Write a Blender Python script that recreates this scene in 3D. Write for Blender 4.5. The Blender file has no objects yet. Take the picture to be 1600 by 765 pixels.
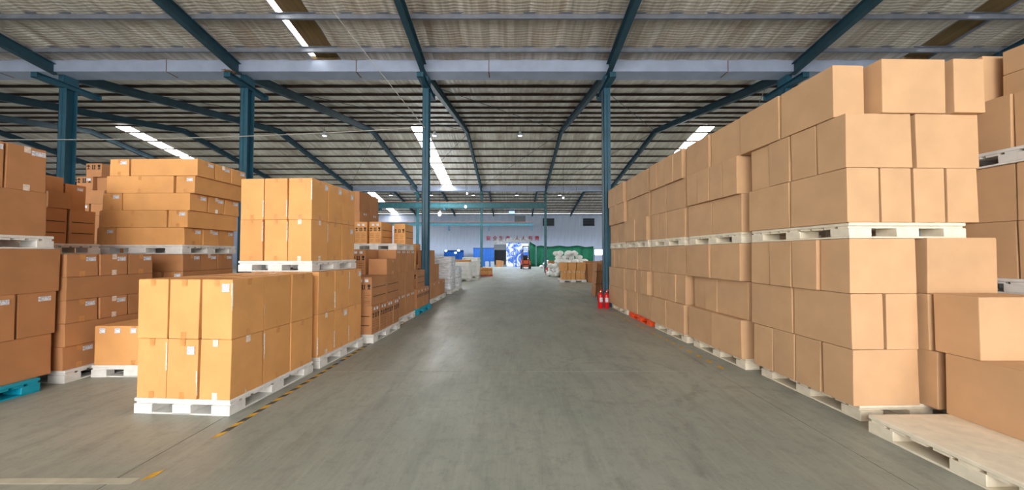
import bpy, bmesh, math, random
from mathutils import Vector, Matrix
random.seed(7)
S = bpy.context.scene
COL = S.collection
R = math.radians

# ------------------------------------------------------------------ camera, world, exposure
cam_d = bpy.data.cameras.new('camera'); cam = bpy.data.objects.new('camera', cam_d); COL.objects.link(cam)
cam_d.sensor_width = 36.0; cam_d.lens = 36.0 * 540 / 1600; cam_d.clip_end = 300; cam_d.clip_start = 0.05
cam.location = (0, 0, 1.72); cam.rotation_euler = (R(90 + 1.45), 0, 0)
S.camera = cam

world = bpy.data.worlds.new('overcast_sky'); S.world = world; world.use_nodes = True
bg = world.node_tree.nodes['Background']
bg.inputs['Color'].default_value = (1.0, 0.965, 0.92, 1)
bg.inputs['Strength'].default_value = 6.2

S.view_settings.view_transform = 'Standard'
S.view_settings.look = 'None'
S.view_settings.exposure = 0.56
S.view_settings.gamma = 1.0
S.view_settings.use_curve_mapping = False
try:
    S.cycles.use_denoising = True
    S.cycles.max_bounces = 8
    S.cycles.diffuse_bounces = 6
    S.cycles.sample_clamp_indirect = 6.0
    S.cycles.caustics_reflective = False
    S.cycles.caustics_refractive = False
    S.cycles.use_fast_gi = True
    S.cycles.fast_gi_method = 'ADD'
    world.light_settings.ao_factor = 0.058
    world.light_settings.distance = 6.0
except Exception:
    pass

SKY_EMIT = 18.0          # daylight coming through the translucent roof sheets
LAMP_W = 360.0          # high bay lamps over the far hall

# ------------------------------------------------------------------ materials
MATS = {}
def srgb(r, g, b):
    f = lambda c: ((c / 255) / 12.92 if c / 255 <= 0.04045 else ((c / 255 + 0.055) / 1.055) ** 2.4)
    return (f(r), f(g), f(b), 1.0)

def mat(name, col, rough=0.7, metal=0.0, var=0.12, scale=6.0, stretch=(1, 1, 1), bump=0.0, bscale=60.0,
        rnd=0.0, col2=None, lo=0.35, hi=0.65, space='Object', spec=0.5, detail=4.0):
    if name in MATS: return MATS[name]
    m = bpy.data.materials.new(name); m.use_nodes = True
    nt = m.node_tree; N = nt.nodes; L = nt.links
    b = N['Principled BSDF']
    b.inputs['Roughness'].default_value = rough; b.inputs['Metallic'].default_value = metal
    b.inputs['Specular IOR Level'].default_value = spec
    if space == 'World':
        g = N.new('ShaderNodeNewGeometry'); src = g.outputs['Position']
    else:
        g = N.new('ShaderNodeTexCoord'); src = g.outputs['Object']
    mp = N.new('ShaderNodeMapping'); mp.inputs['Scale'].default_value = stretch
    L.new(src, mp.inputs['Vector'])
    if rnd and space == 'Object':
        oi = N.new('ShaderNodeObjectInfo')
        ad = N.new('ShaderNodeVectorMath'); ad.operation = 'SCALE'; ad.inputs[0].default_value = (37, 91, 53)
        L.new(oi.outputs['Random'], ad.inputs['Scale']); L.new(ad.outputs[0], mp.inputs['Location'])
    nz = N.new('ShaderNodeTexNoise'); nz.inputs['Scale'].default_value = scale; nz.inputs['Detail'].default_value = detail
    L.new(mp.outputs[0], nz.inputs['Vector'])
    cr = N.new('ShaderNodeValToRGB')
    c2 = col2 if col2 else tuple(min(1, c * (1 + var)) for c in col[:3]) + (1,)
    c1 = col if col2 else tuple(c * (1 - var) for c in col[:3]) + (1,)
    cr.color_ramp.elements[0].position = lo; cr.color_ramp.elements[1].position = hi
    cr.color_ramp.elements[0].color = c1; cr.color_ramp.elements[1].color = c2
    L.new(nz.outputs['Fac'], cr.inputs['Fac'])
    out = cr.outputs['Color']
    if rnd:
        oi2 = N.new('ShaderNodeObjectInfo'); hs = N.new('ShaderNodeHueSaturation')
        mr = N.new('ShaderNodeMapRange'); mr.inputs['To Min'].default_value = 1 - rnd; mr.inputs['To Max'].default_value = 1 + rnd
        L.new(oi2.outputs['Random'], mr.inputs['Value']); L.new(mr.outputs[0], hs.inputs['Value']); L.new(out, hs.inputs['Color'])
        out = hs.outputs['Color']
    L.new(out, b.inputs['Base Color'])
    if bump:
        n2 = N.new('ShaderNodeTexNoise'); n2.inputs['Scale'].default_value = bscale; n2.inputs['Detail'].default_value = 3
        L.new(mp.outputs[0], n2.inputs['Vector'])
        bp = N.new('ShaderNodeBump'); bp.inputs['Strength'].default_value = bump; bp.inputs['Distance'].default_value = 0.01
        L.new(n2.outputs['Fac'], bp.inputs['Height']); L.new(bp.outputs[0], b.inputs['Normal'])
    MATS[name] = m
    return m

def emit(name, col, strength):
    if name in MATS: return MATS[name]
    m = bpy.data.materials.new(name); m.use_nodes = True
    nt = m.node_tree; nt.nodes.clear()
    o = nt.nodes.new('ShaderNodeOutputMaterial'); e = nt.nodes.new('ShaderNodeEmission')
    e.inputs['Color'].default_value = col; e.inputs['Strength'].default_value = strength
    nt.links.new(e.outputs[0], o.inputs['Surface'])
    MATS[name] = m
    return m

M_TAN = mat('kraft_tan', srgb(192, 154, 116), 0.75, var=0.05, scale=3, rnd=0.05, bump=0.06, bscale=90)
M_ORANGE = mat('kraft_orange', srgb(210, 153, 93), 0.72, var=0.06, scale=3, rnd=0.06, bump=0.06, bscale=90)
M_BROWN = mat('kraft_brown', srgb(176, 124, 82), 0.75, var=0.07, scale=3, rnd=0.08, bump=0.06, bscale=90)
M_TAPE = mat('packing_tape', srgb(196, 138, 80), 0.3, var=0.1, scale=20)
M_CLEAR = mat('clear_tape', srgb(222, 205, 190), 0.15, var=0.15, scale=30)
M_BLACK = mat('black_print', srgb(35, 30, 28), 0.7, var=0.1)
M_PRINT = mat('brown_print', srgb(98, 62, 38), 0.7, var=0.1)
M_PAL = mat('pallet_plastic', srgb(214, 212, 208), 0.55, var=0.08, scale=9, bump=0.1, bscale=40, rnd=0.04)
M_PALCREAM = mat('pallet_cream', srgb(222, 212, 192), 0.6, var=0.08, scale=9, bump=0.12, bscale=40)
M_PALCYAN = mat('pallet_cyan', srgb(0, 150, 178), 0.5, var=0.1, scale=9)
M_PALORANGE = mat('pallet_orange', srgb(232, 84, 30), 0.5, var=0.1, scale=9)
M_TEAL = mat('teal_paint', srgb(32, 80, 100), 0.5, var=0.14, scale=3, bump=0.03)
M_TEALLT = mat('teal_paint_faded', srgb(52, 104, 114), 0.5, var=0.2, scale=5)
M_RAFTER = mat('rafter_paint', srgb(34, 66, 80), 0.55, var=0.15, scale=3)
M_PURLIN = mat('purlin_galvanised', srgb(118, 124, 136), 0.45, metal=0.3, var=0.12, scale=4)
M_PURLINB = mat('purlin_rusty_shaded', srgb(74, 60, 54), 0.7, var=0.2, scale=5)  # rust brown that also carries the shade on purlins past the first gable
M_GUTTER = mat('gutter_sheet', srgb(158, 170, 194), 0.45, metal=0.15, var=0.08, scale=2)
M_RUST = mat('rust_stain', srgb(104, 66, 42), 0.9, var=0.2)
M_RED = mat('red_paint', srgb(206, 20, 26), 0.35, var=0.05)
M_SIGNRED = mat('sign_red', srgb(200, 38, 50), 0.5, var=0.05)
M_DARK = mat('dark_rubber', srgb(34, 34, 36), 0.7, var=0.1)
M_STEEL = mat('grey_steel', srgb(120, 122, 124), 0.4, metal=0.6, var=0.1)
M_YELLOW = mat('yellow_tape', srgb(206, 158, 50), 0.7, var=0.2, scale=14)
M_TAPEBLK = mat('black_tape', srgb(66, 66, 60), 0.7, var=0.2, scale=14)
M_PALELINE = mat('pale_floor_paint', srgb(172, 168, 150), 0.75, var=0.12, scale=5)
M_WALL = mat('wall_sheet', srgb(190, 201, 224), 0.5, metal=0.0, var=0.06, scale=1.2, stretch=(2, 2, .3))
M_WALLGREY = mat('wall_grey_sheet', srgb(138, 144, 150), 0.6, var=0.06)
M_GREEN = mat('green_tarp', srgb(34, 122, 88), 0.6, var=0.15, scale=2)
M_BLUE = mat('blue_sheet', srgb(14, 92, 178), 0.45, var=0.12, scale=2)
M_ORANGEP = mat('forklift_orange', srgb(232, 92, 34), 0.35, var=0.05)
M_WHITEBAG = mat('white_bag', srgb(226, 228, 226), 0.45, var=0.06, scale=4, bump=0.5, bscale=7)
M_FILM = mat('stretch_film', srgb(200, 203, 210), 0.2, var=0.3, scale=4, stretch=(1, 1, 4), bump=0.9, bscale=8)
M_STRAW = mat('straw', srgb(120, 92, 60), 0.9, var=0.3, scale=30)
M_CABLE = mat('cable_grey', srgb(176, 172, 166), 0.6, var=0.05)
M_GLASSDK = mat('dark_window', srgb(44, 52, 60), 0.15, var=0.2)
M_SKYL = emit('daylit_roof_sheet', (1.0, 0.97, 0.92, 1), SKY_EMIT)
M_LAMP = emit('lamp_glow', (0.8, 0.9, 1.0, 1), 6.0)
M_LITWIN = emit('lit_window_glow', (0.9, 0.96, 1.0, 1), 4.0)
M_LITSIGN = emit('blue_sign_glow', (0.32, 0.55, 1.0, 1), 1.6)

# sticker: white paper with rows of small grey print
def sticker_mat():
    m = mat('paper_sticker', srgb(226, 226, 232), 0.6, var=0.02)
    nt = m.node_tree; N = nt.nodes; L = nt.links; b = N['Principled BSDF']
    tc = N.new('ShaderNodeTexCoord'); br = N.new('ShaderNodeTexBrick')
    mp = N.new('ShaderNodeMapping'); mp.inputs['Rotation'].default_value = (R(90), 0, 0)
    br.inputs['Color1'].default_value = srgb(226, 226, 232); br.inputs['Color2'].default_value = srgb(140, 144, 156)
    br.inputs['Mortar'].default_value = srgb(226, 226, 232)
    br.inputs['Scale'].default_value = 40; br.inputs['Mortar Size'].default_value = 0.035
    br.inputs['Brick Width'].default_value = 0.45; br.inputs['Row Height'].default_value = 0.5
    L.new(tc.outputs['Object'], mp.inputs[0]); L.new(mp.outputs[0], br.inputs['Vector'])
    L.new(br.outputs['Color'], b.inputs['Base Color'])
    return m
M_STICK = sticker_mat()

def foil_mat(name, c1, c2):
    m = mat(name, c1, 0.42, metal=0.12, scale=1.0, stretch=(7, .35, .35), space='World',
            col2=c2, lo=0.36, hi=0.66, bump=0.0, detail=6)
    nt = m.node_tree; N = nt.nodes; L = nt.links; b = N['Principled BSDF']
    base = b.inputs['Base Color'].links[0].from_socket
    g = N.new('ShaderNodeNewGeometry')
    # every blanket has aged to its own tone
    oi = N.new('ShaderNodeObjectInfo'); mr = N.new('ShaderNodeMapRange'); mr.inputs['To Min'].default_value = .86; mr.inputs['To Max'].default_value = 1.1
    hs = N.new('ShaderNodeHueSaturation'); L.new(oi.outputs['Random'], mr.inputs['Value']); L.new(mr.outputs[0], hs.inputs['Value']); L.new(base, hs.inputs['Color'])
    # brown dirt blotches
    mp = N.new('ShaderNodeMapping'); mp.inputs['Scale'].default_value = (1.6, .6, .6); L.new(g.outputs['Position'], mp.inputs[0])
    n = N.new('ShaderNodeTexNoise'); n.inputs['Scale'].default_value = 1.0; n.inputs['Detail'].default_value = 7; n.inputs['Roughness'].default_value = .65
    L.new(mp.outputs[0], n.inputs['Vector'])
    cr = N.new('ShaderNodeValToRGB'); cr.color_ramp.elements[0].position = 0.47; cr.color_ramp.elements[1].position = 0.7
    cr.color_ramp.elements[0].color = (0, 0, 0, 1); cr.color_ramp.elements[1].color = (.6, .6, .6, 1)
    L.new(n.outputs['Fac'], cr.inputs['Fac'])
    mx = N.new('ShaderNodeMixRGB'); mx.inputs['Color2'].default_value = srgb(140, 114, 88)
    L.new(cr.outputs['Color'], mx.inputs['Fac']); L.new(hs.outputs[0], mx.inputs['Color1'])
    # the netting that carries the blanket presses fine ribs into it
    w = N.new('ShaderNodeTexWave'); w.wave_type = 'BANDS'; w.bands_direction = 'Y'; w.inputs['Scale'].default_value = 3.6
    w.inputs['Distortion'].default_value = 1.6; w.inputs['Detail'].default_value = 2; w.inputs['Detail Scale'].default_value = 1.2
    w2 = N.new('ShaderNodeTexWave'); w2.wave_type = 'BANDS'; w2.bands_direction = 'X'; w2.inputs['Scale'].default_value = 1.9
    w2.inputs['Distortion'].default_value = 1.2; w2.inputs['Detail'].default_value = 2
    L.new(g.outputs['Position'], w.inputs['Vector']); L.new(g.outputs['Position'], w2.inputs['Vector'])
    ad = N.new('ShaderNodeMath'); ad.operation = 'ADD'; L.new(w.outputs['Fac'], ad.inputs[0]); L.new(w2.outputs['Fac'], ad.inputs[1])
    bp = N.new('ShaderNodeBump'); bp.inputs['Strength'].default_value = 0.3; bp.inputs['Distance'].default_value = 0.03
    L.new(ad.outputs[0], bp.inputs['Height']); L.new(bp.outputs[0], b.inputs['Normal'])
    L.new(mx.outputs[0], b.inputs['Base Color'])
    return m
M_FOIL = foil_mat('roof_insulation', srgb(160, 152, 141), srgb(202, 197, 190))
M_FOIL2 = foil_mat('roof_insulation_lit', srgb(204, 197, 184), srgb(232, 228, 220))  # paler copy of the blanket, standing in for brighter light under the middle gable

def floor_mat():
    m = bpy.data.materials.new('concrete_floor'); m.use_nodes = True
    nt = m.node_tree; N = nt.nodes; L = nt.links; b = N['Principled BSDF']
    g = N.new('ShaderNodeNewGeometry')
    def noise(scale, stretch, detail=5, rough=.6):
        mp = N.new('ShaderNodeMapping'); mp.inputs['Scale'].default_value = stretch
        L.new(g.outputs['Position'], mp.inputs[0])
        n = N.new('ShaderNodeTexNoise'); n.inputs['Scale'].default_value = scale; n.inputs['Detail'].default_value = detail
        n.inputs['Roughness'].default_value = rough
        L.new(mp.outputs[0], n.inputs['Vector']); return n.outputs['Fac']
    def ramp(f, lo, hi, a, c):
        r = N.new('ShaderNodeValToRGB'); r.color_ramp.elements[0].position = lo; r.color_ramp.elements[1].position = hi
        r.color_ramp.elements[0].color = a; r.color_ramp.elements[1].color = c; L.new(f, r.inputs['Fac']); return r.outputs['Color']
    base = ramp(noise(0.5, (1, 1, 1)), 0.3, 0.7, srgb(134, 139, 130), srgb(155, 157, 146))
    def over(base, fac, col, mode='MIX'):
        mx = N.new('ShaderNodeMixRGB'); mx.blend_type = mode
        L.new(fac, mx.inputs['Fac']); L.new(base, mx.inputs['Color1']); mx.inputs['Color2'].default_value = col
        return mx.outputs[0]
    k = (0, 0, 0, 1)
    base = over(base, ramp(noise(2.2, (2.5, .5, 1)), .5, .75, k, (.45, .45, .45, 1)), srgb(100, 103, 98))
    base = over(base, ramp(noise(5, (4, .3, 1), 7, .7), .5, .75, k, (.38, .38, .38, 1)), srgb(172, 170, 156))
    base = over(base, ramp(noise(9, (3.5, .4, 1), 8, .75), .53, .72, k, (.3, .3, .3, 1)), srgb(98, 100, 95))
    base = over(base, ramp(noise(7, (1, 1, 1), 9, .8), .5, .68, k, (.5, .5, .5, 1)), srgb(104, 107, 101))
    base = over(base, ramp(noise(55, (1, 1, 1), 2), .66, .74, k, (.6, .6, .6, 1)), srgb(84, 84, 78))
    # tyre marks: broken arcs left by turning trucks
    def arc(cx, cy, rad, wid):
        sx = N.new('ShaderNodeVectorMath'); sx.operation = 'SUBTRACT'; sx.inputs[1].default_value = (cx, cy, 0)
        L.new(g.outputs['Position'], sx.inputs[0])
        ln = N.new('ShaderNodeVectorMath'); ln.operation = 'LENGTH'; L.new(sx.outputs[0], ln.inputs[0])
        d = N.new('ShaderNodeMath'); d.operation = 'SUBTRACT'; d.inputs[1].default_value = rad; L.new(ln.outputs['Value'], d.inputs[0])
        a = N.new('ShaderNodeMath'); a.operation = 'ABSOLUTE'; L.new(d.outputs[0], a.inputs[0])
        mr = N.new('ShaderNodeMapRange'); mr.inputs['From Min'].default_value = wid; mr.inputs['From Max'].default_value = wid * .4
        L.new(a.outputs[0], mr.inputs['Value'])
        mu = N.new('ShaderNodeMath'); mu.operation = 'MULTIPLY'
        L.new(mr.outputs[0], mu.inputs[0]); L.new(ramp(noise(5, (1, 1, 1), 6, .7), .44, .7, k, (.32, .32, .32, 1)), mu.inputs[1])
        return mu.outputs[0]
    for cx, cy, rd, wd in ((1.25, 4.75, .75, .06), (1.5, 4.9, .95, .07), (2.9, 3.2, 1.3, .08), (6.2, 1.4, 4.9, .07)):
        base = over(base, arc(cx, cy, rd, wd), srgb(70, 70, 66))
    L.new(base, b.inputs['Base Color'])
    rr = ramp(noise(1.3, (1.5, .6, 1)), .3, .7, (.34, .34, .34, 1), (.58, .58, .58, 1)); L.new(rr, b.inputs['Roughness'])
    bp = N.new('ShaderNodeBump'); bp.inputs['Strength'].default_value = .12; bp.inputs['Distance'].default_value = .01
    L.new(noise(14, (1, 1, 1), 6), bp.inputs['Height']); L.new(bp.outputs[0], b.inputs['Normal'])
    return m
M_FLOOR = floor_mat()
M_JOINT = mat('floor_joint', srgb(60, 60, 56), 0.9, var=0.1)

def marble_mat():
    m = mat('blue_white_print', srgb(40, 96, 190), 0.4, scale=1.1, stretch=(1, 1, .8), col2=srgb(232, 238, 248), lo=.44, hi=.56)
    for n in m.node_tree.nodes:
        if n.type == 'TEX_NOISE': n.inputs['Distortion'].default_value = 1.6
    return m
M_MARBLE = marble_mat()

# ------------------------------------------------------------------ geometry helpers
class MB:
    def __init__(s): s.bm = bmesh.new()
    def box(s, x0, x1, y0, y1, z0, z1, bev=0.0, seg=1):
        r = bmesh.ops.create_cube(s.bm, size=1.0)
        vs = r['verts']
        for v in vs:
            v.co = Vector(((x0 + x1) / 2 + v.co.x * (x1 - x0), (y0 + y1) / 2 + v.co.y * (y1 - y0), (z0 + z1) / 2 + v.co.z * (z1 - z0)))
        if bev:
            es = list({e for v in vs for e in v.link_edges})
            bmesh.ops.bevel(s.bm, geom=es, offset=bev, segments=seg, affect='EDGES', profile=.5)
        return s
    def bar(s, p0, p1, w, h, up=(0, 0, 1), off=0.0):
        p0 = Vector(p0); p1 = Vector(p1); d = (p1 - p0).normalized()
        sd = d.cross(Vector(up)).normalized(); u = sd.cross(d).normalized()
        vs = []
        for p in (p0, p1):
            c = p + u * off
            for a, b in ((-1, -1), (1, -1), (1, 1), (-1, 1)):
                vs.append(s.bm.verts.new(c + sd * a * w / 2 + u * b * h / 2))
        for f in ((0, 3, 2, 1), (4, 5, 6, 7), (0, 1, 5, 4), (1, 2, 6, 5), (2, 3, 7, 6), (3, 0, 4, 7)):
            s.bm.faces.new([vs[i] for i in f])
        return s
    def cyl(s, p0, p1, r0, r1=None, n=12):
        r1 = r0 if r1 is None else r1
        p0 = Vector(p0); p1 = Vector(p1); d = (p1 - p0).normalized()
        a = d.orthogonal().normalized(); b = d.cross(a)
        rings = []
        for p, r in ((p0, r0), (p1, r1)):
            rings.append([s.bm.verts.new(p + (a * math.cos(t) + b * math.sin(t)) * r) for t in [2 * math.pi * i / n for i in range(n)]])
        for i in range(n):
            j = (i + 1) % n
            s.bm.faces.new((rings[0][i], rings[0][j], rings[1][j], rings[1][i]))
        s.bm.faces.new(rings[0][::-1]); s.bm.faces.new(rings[1])
        return s
    def tube(s, pts, r, n=6):
        for a, b in zip(pts[:-1], pts[1:]): s.cyl(a, b, r, r, n)
        return s
    def lathe(s, prof, n=16, c=(0, 0, 0)):
        rings = []
        for r, z in prof:
            rings.append([s.bm.verts.new((c[0] + r * math.cos(2 * math.pi * i / n), c[1] + r * math.sin(2 * math.pi * i / n), c[2] + z)) for i in range(n)])
        for q in range(len(rings) - 1):
            for i in range(n):
                j = (i + 1) % n
                s.bm.faces.new((rings[q][i], rings[q][j], rings[q + 1][j], rings[q + 1][i]))
        s.bm.faces.new(rings[0][::-1]); s.bm.faces.new(rings[-1])
        return s
    def mesh(s, name, m, smooth=False):
        bmesh.ops.recalc_face_normals(s.bm, faces=s.bm.faces)
        me = bpy.data.meshes.new(name); s.bm.to_mesh(me); s.bm.free()
        if m: me.materials.append(m)
        if smooth:
            for p in me.polygons: p.use_smooth = True
        return me
    def build(s, name, m, parent=None, loc=(0, 0, 0), rz=0.0, smooth=False):
        return put(name, s.mesh(name, m, smooth), parent, loc, rz)

def put(name, me, parent=None, loc=(0, 0, 0), rz=0.0):
    o = bpy.data.objects.new(name, me); COL.objects.link(o)
    o.location = loc; o.rotation_euler = (0, 0, rz)
    if parent is not None: o.parent = parent
    return o

USED = {}
def tag(o, label, cat, group=None):
    n = len(label.split())
    if not 4 <= n <= 16: print('LABEL LENGTH', n, label)
    o['label'] = label; o['category'] = cat
    if group: o['group'] = group
    return o
def empty(name, loc=(0, 0, 0), rz=0.0):
    o = bpy.data.objects.new(name, None); COL.objects.link(o); o.location = loc; o.rotation_euler = (0, 0, rz)
    o.empty_display_size = .1
    return o
def struct(o):
    o['kind'] = 'structure'; return o

# ------------------------------------------------------------------ the setting
XL, XR = -46.0, 34.0
Y0, YG1, YG2, YW = -10.5, 11.35, 32.4, 54.0
# floor: a bed with cast slabs on it, joints left open
fl = struct(MB().box(XL, XR, Y0 - 8, YW + 4, -.3, -.012).build('floor', M_JOINT))
def slab(x0, x1, y0, y1):
    MB().box(x0 + .004, x1 - .004, y0 + .004, y1 - .004, -.012, 0).build('slab', M_FLOOR, fl)
xs = [XL, -33.03, -27.03, -21.03, -15.03, -9.03, -3.03, 2.97, 8.97, 14.97, 20.97, XR]
ys = [Y0 - 8, -6.9, -.9, 5.1, 11.1, 17.1, 23.1, 29.1, 35.1, 41.1, 47.1, YW + 4]
for i in range(len(xs) - 1):
    for j in range(len(ys) - 1): slab(xs[i], xs[i + 1], ys[j], ys[j + 1])

# roof: three gables side by side, valley gutters between them
ZE, SL = 8.02, 0.178
ceil = struct(empty('ceiling', (0, 0, 0)))
spans = ((Y0, YG1 - .3), (YG1 + .25, YG2 - .3), (YG2 + .3, YW))
SKYX = {0: (-6.0, 13.0, -24.5), 1: (-6.0, 12.5, -24.9), 2: (-18.3, 0.3 + 22)}
SKW = 0.46
def zroof(span, y):
    a, b = spans[span]; mid = (a + b) / 2
    return ZE + SL * ((b - mid) - abs(y - mid))
def strip_mesh(w, y0, y1, z0, z1, npur, pillow, k=1.0, fm=None):
    bm = bmesh.new(); nx = 4; ny = npur * 3
    g = []
    for j in range(ny + 1):
        t = j / ny; row = []
        sag = 0.028 * k * math.sin(math.pi * ((j % 3) / 3.0)) if pillow else 0
        for i in range(nx + 1):
            u = i / nx
            pz = -0.035 * k * math.sin(math.pi * u) if pillow else 0
            row.append(bm.verts.new(((u - .5) * (w + .012), y0 + (y1 - y0) * t, z0 + (z1 - z0) * t + pz - sag)))
        g.append(row)
    for j in range(ny):
        for i in range(nx): bm.faces.new((g[j][i], g[j][i + 1], g[j + 1][i + 1], g[j + 1][i]))
    me = bpy.data.meshes.new('insulation_strip'); bm.to_mesh(me); bm.free(); me.materials.append(fm or M_FOIL)
    for p in me.polygons: p.use_smooth = True
    return me
def sheet(x0, x1, y0, y1, z0, z1, fm=None):
    bm = bmesh.new(); vs = [bm.verts.new(c) for c in ((x0, y0, z0), (x1, y0, z0), (x1, y1, z1), (x0, y1, z1))]
    bm.faces.new(vs); me = bpy.data.meshes.new('roof_sheet'); bm.to_mesh(me); bm.free(); me.materials.append(fm or M_FOIL)
    return put('roof_sheet', me, ceil)
for si, (a, b) in enumerate(spans):
    mid = (a + b) / 2; zr = zroof(si, mid)
    for half in (0, 1):
        ya, yb = (a, mid) if half == 0 else (mid, b)
        za, zb = (ZE, zr) if half == 0 else (zr, ZE)
        npur = 9
        holes = sorted(SKYX[si]) if (half == 1 or si == 0) else []
        strips = (si == 0 and half == 1) or si == 1
        lo, hi = (-17, 17) if si == 0 else (-24, 17)
        cuts = [XL] + [h + s * SKW for h in holes for s in (-1, 1)] + [XR]
        for q in range(0, len(cuts), 2):
            x0, x1 = cuts[q], cuts[q + 1]
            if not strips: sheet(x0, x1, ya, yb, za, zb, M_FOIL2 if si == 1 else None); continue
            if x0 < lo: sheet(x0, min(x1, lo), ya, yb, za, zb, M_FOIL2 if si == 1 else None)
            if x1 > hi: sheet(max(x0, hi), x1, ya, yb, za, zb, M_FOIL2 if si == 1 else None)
            c0, c1 = max(x0, lo), min(x1, hi)
            if c1 > c0:
                n = max(1, round((c1 - c0) / 1.0)); w = (c1 - c0) / n
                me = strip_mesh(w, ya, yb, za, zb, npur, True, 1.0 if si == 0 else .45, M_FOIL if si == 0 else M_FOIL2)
                for i in range(n): put('insulation_strip', me, ceil, (c0 + w * (i + .5), 0, 0))
        # daylight sheets over the gaps
        for h in holes:
            ov = 0.05
            if si == 0:
                # old brown covered sheet with a bright slit along its left edge
                bm = MB(); bm.bar((h + .07, ya, za + .07), (h + .07, yb, zb + .07), SKW * 2 - .12, .02); bm.box(h - SKW, h + SKW, yb - .03, yb, ZE - .02, ZE + .09)
                bm.build('roof_light_cover', mat('brown_cover', srgb(104, 84, 52), .8, var=.2, scale=1.5, stretch=(6, .4, 1)), ceil)
                bm = MB(); bm.bar((h - SKW + .03, ya, za + .07), (h - SKW + .03, yb - .3 * half, zb + .07 + .3 * half * SL), .05, .02)
                bm.build('roof_light_slit', M_SKYL, ceil)
                for s in (-1, 1):
                    MB().bar((h + s * SKW, ya, za + .06), (h + s * SKW, yb, zb + .06), .01, .16).build('roof_light_curb', M_PURLIN, ceil)
            else:
                MB().bar((h, ya, za + .04), (h, yb, zb + .04), SKW * 2 + ov, .02).build('roof_light_sheet', M_SKYL, ceil)
        # purlins
        for k in range(npur):
            t = (k + .55) / npur
            y = ya + (yb - ya) * t; z = za + (zb - za) * t
            near = si == 0; pd = .17 if near else .105
            pm = MB(); d = -1 if half == 0 else 1
            pm.box(XL, XR, y - .004, y + .004, z - pd, z - .03)
            pm.box(XL, XR, y, y + .06, z - pd, z - pd + .006); pm.box(XL, XR, y - .06, y, z - .036, z - .03)
            pm.build('purlin', M_PURLIN if near else M_PURLINB, ceil)
# rafters along every column line
CX = [-2.86 + 6.0 * k for k in range(-7, 6)]
def ibeam(p0, p1, w, h, t=.012):
    m = MB(); m.bar(p0, p1, t, h); m.bar(p0, p1, w, t * 1.3, off=h / 2); m.bar(p0, p1, w, t * 1.3, off=-h / 2); return m
for si, (a, b) in enumerate(spans):
    mid = (a + b) / 2; zr = zroof(si, mid)
    for x in CX:
        for ya, yb, za, zb in ((a - .1, mid, ZE, zr), (mid, b + .1, zr, ZE)):
            if si == 2 and ya == mid: yb = b - .05
            ibeam((x, ya, za - .33), (x, yb, zb - .33), .17, .3).build('rafter', M_RAFTER, ceil)
# cross bracing rods under the second gable
for x in (-14.86, -8.86, -2.86, 3.14, 9.14):
    MB().cyl((x, 12.3, 7.75), (x + 6, 21.9, 9.55), .012, n=5).build('brace_rod', M_RAFTER, ceil)
    MB().cyl((x + 6, 22.3, 9.55), (x, 31.6, 7.85), .012, n=5).build('brace_rod', M_RAFTER, ceil)
# valley gutters
def gutter(yc, x0, x1, joints):
    g = MB(); g.box(x0, x1, yc - .3, yc - .288, 7.64, 8.02); g.box(x0, x1, yc + .238, yc + .25, 7.64, 8.02); g.box(x0, x1, yc - .3, yc + .25, 7.62, 7.64)
    go = g.build('gutter', M_GUTTER, ceil)
    for j in joints:
        MB().box(j - .012, j + .012, yc - .304, yc - .3, 7.63, 8.0).box(j - .02, j + .01, yc - .3, yc + .1, 7.612, 7.62).build('joint_stain', M_RUST, go)
gutter(YG1, XL, XR, (-16.7, -11.2, -5.05, -.75, 7.0, 12.6))
gutter(YG2, XL, XR, (-8, -2, 1.4, 6))

# end wall of profiled sheets, with a doorway
DX0, DX1, DZ = -2.75, -.65, 3.05
wallb = struct(empty('wall_back', (0, 0, 0)))
def wall_panel_mesh(w, z0, z1):
    bm = MB(); bm.box(-w / 2, w / 2, -.01, .01, z0, z1)
    for u in (-.3, 0, .3):
        bm.bar((u * w, -.02, z0), (u * w, -.02, z1), .05, .03, up=(0, 1, 0))
    bm.bar((-w / 2 + .02, -.025, z0), (-w / 2 + .02, -.025, z1), .04, .04, up=(0, 1, 0))
    return bm.mesh('wall_panel', M_WALL)
pm_full = wall_panel_mesh(1.05, 0, 8.0); pm_top = wall_panel_mesh(1.05, DZ, 8.0)
nb = 36
for i in range(nb):
    x = -2.75 - 1.05 * 18 + 1.05 * (i + .5)
    put('wall_panel', pm_top if DX0 < x < DX1 else pm_full, wallb, (x, YW, 0))
MB().box(XL, -2.75 - 1.05 * 18, YW - .02, YW + .02, 0, 8.0).box(-2.75 + 1.05 * 18, XR, YW - .02, YW + .02, 0, 8.0).build('wall_sheet', M_WALL, wallb)
MB().box(XL, XR, YW - .1, YW - .02, 7.72, 7.95).build('eaves_flashing', M_GUTTER, wallb)
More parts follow.
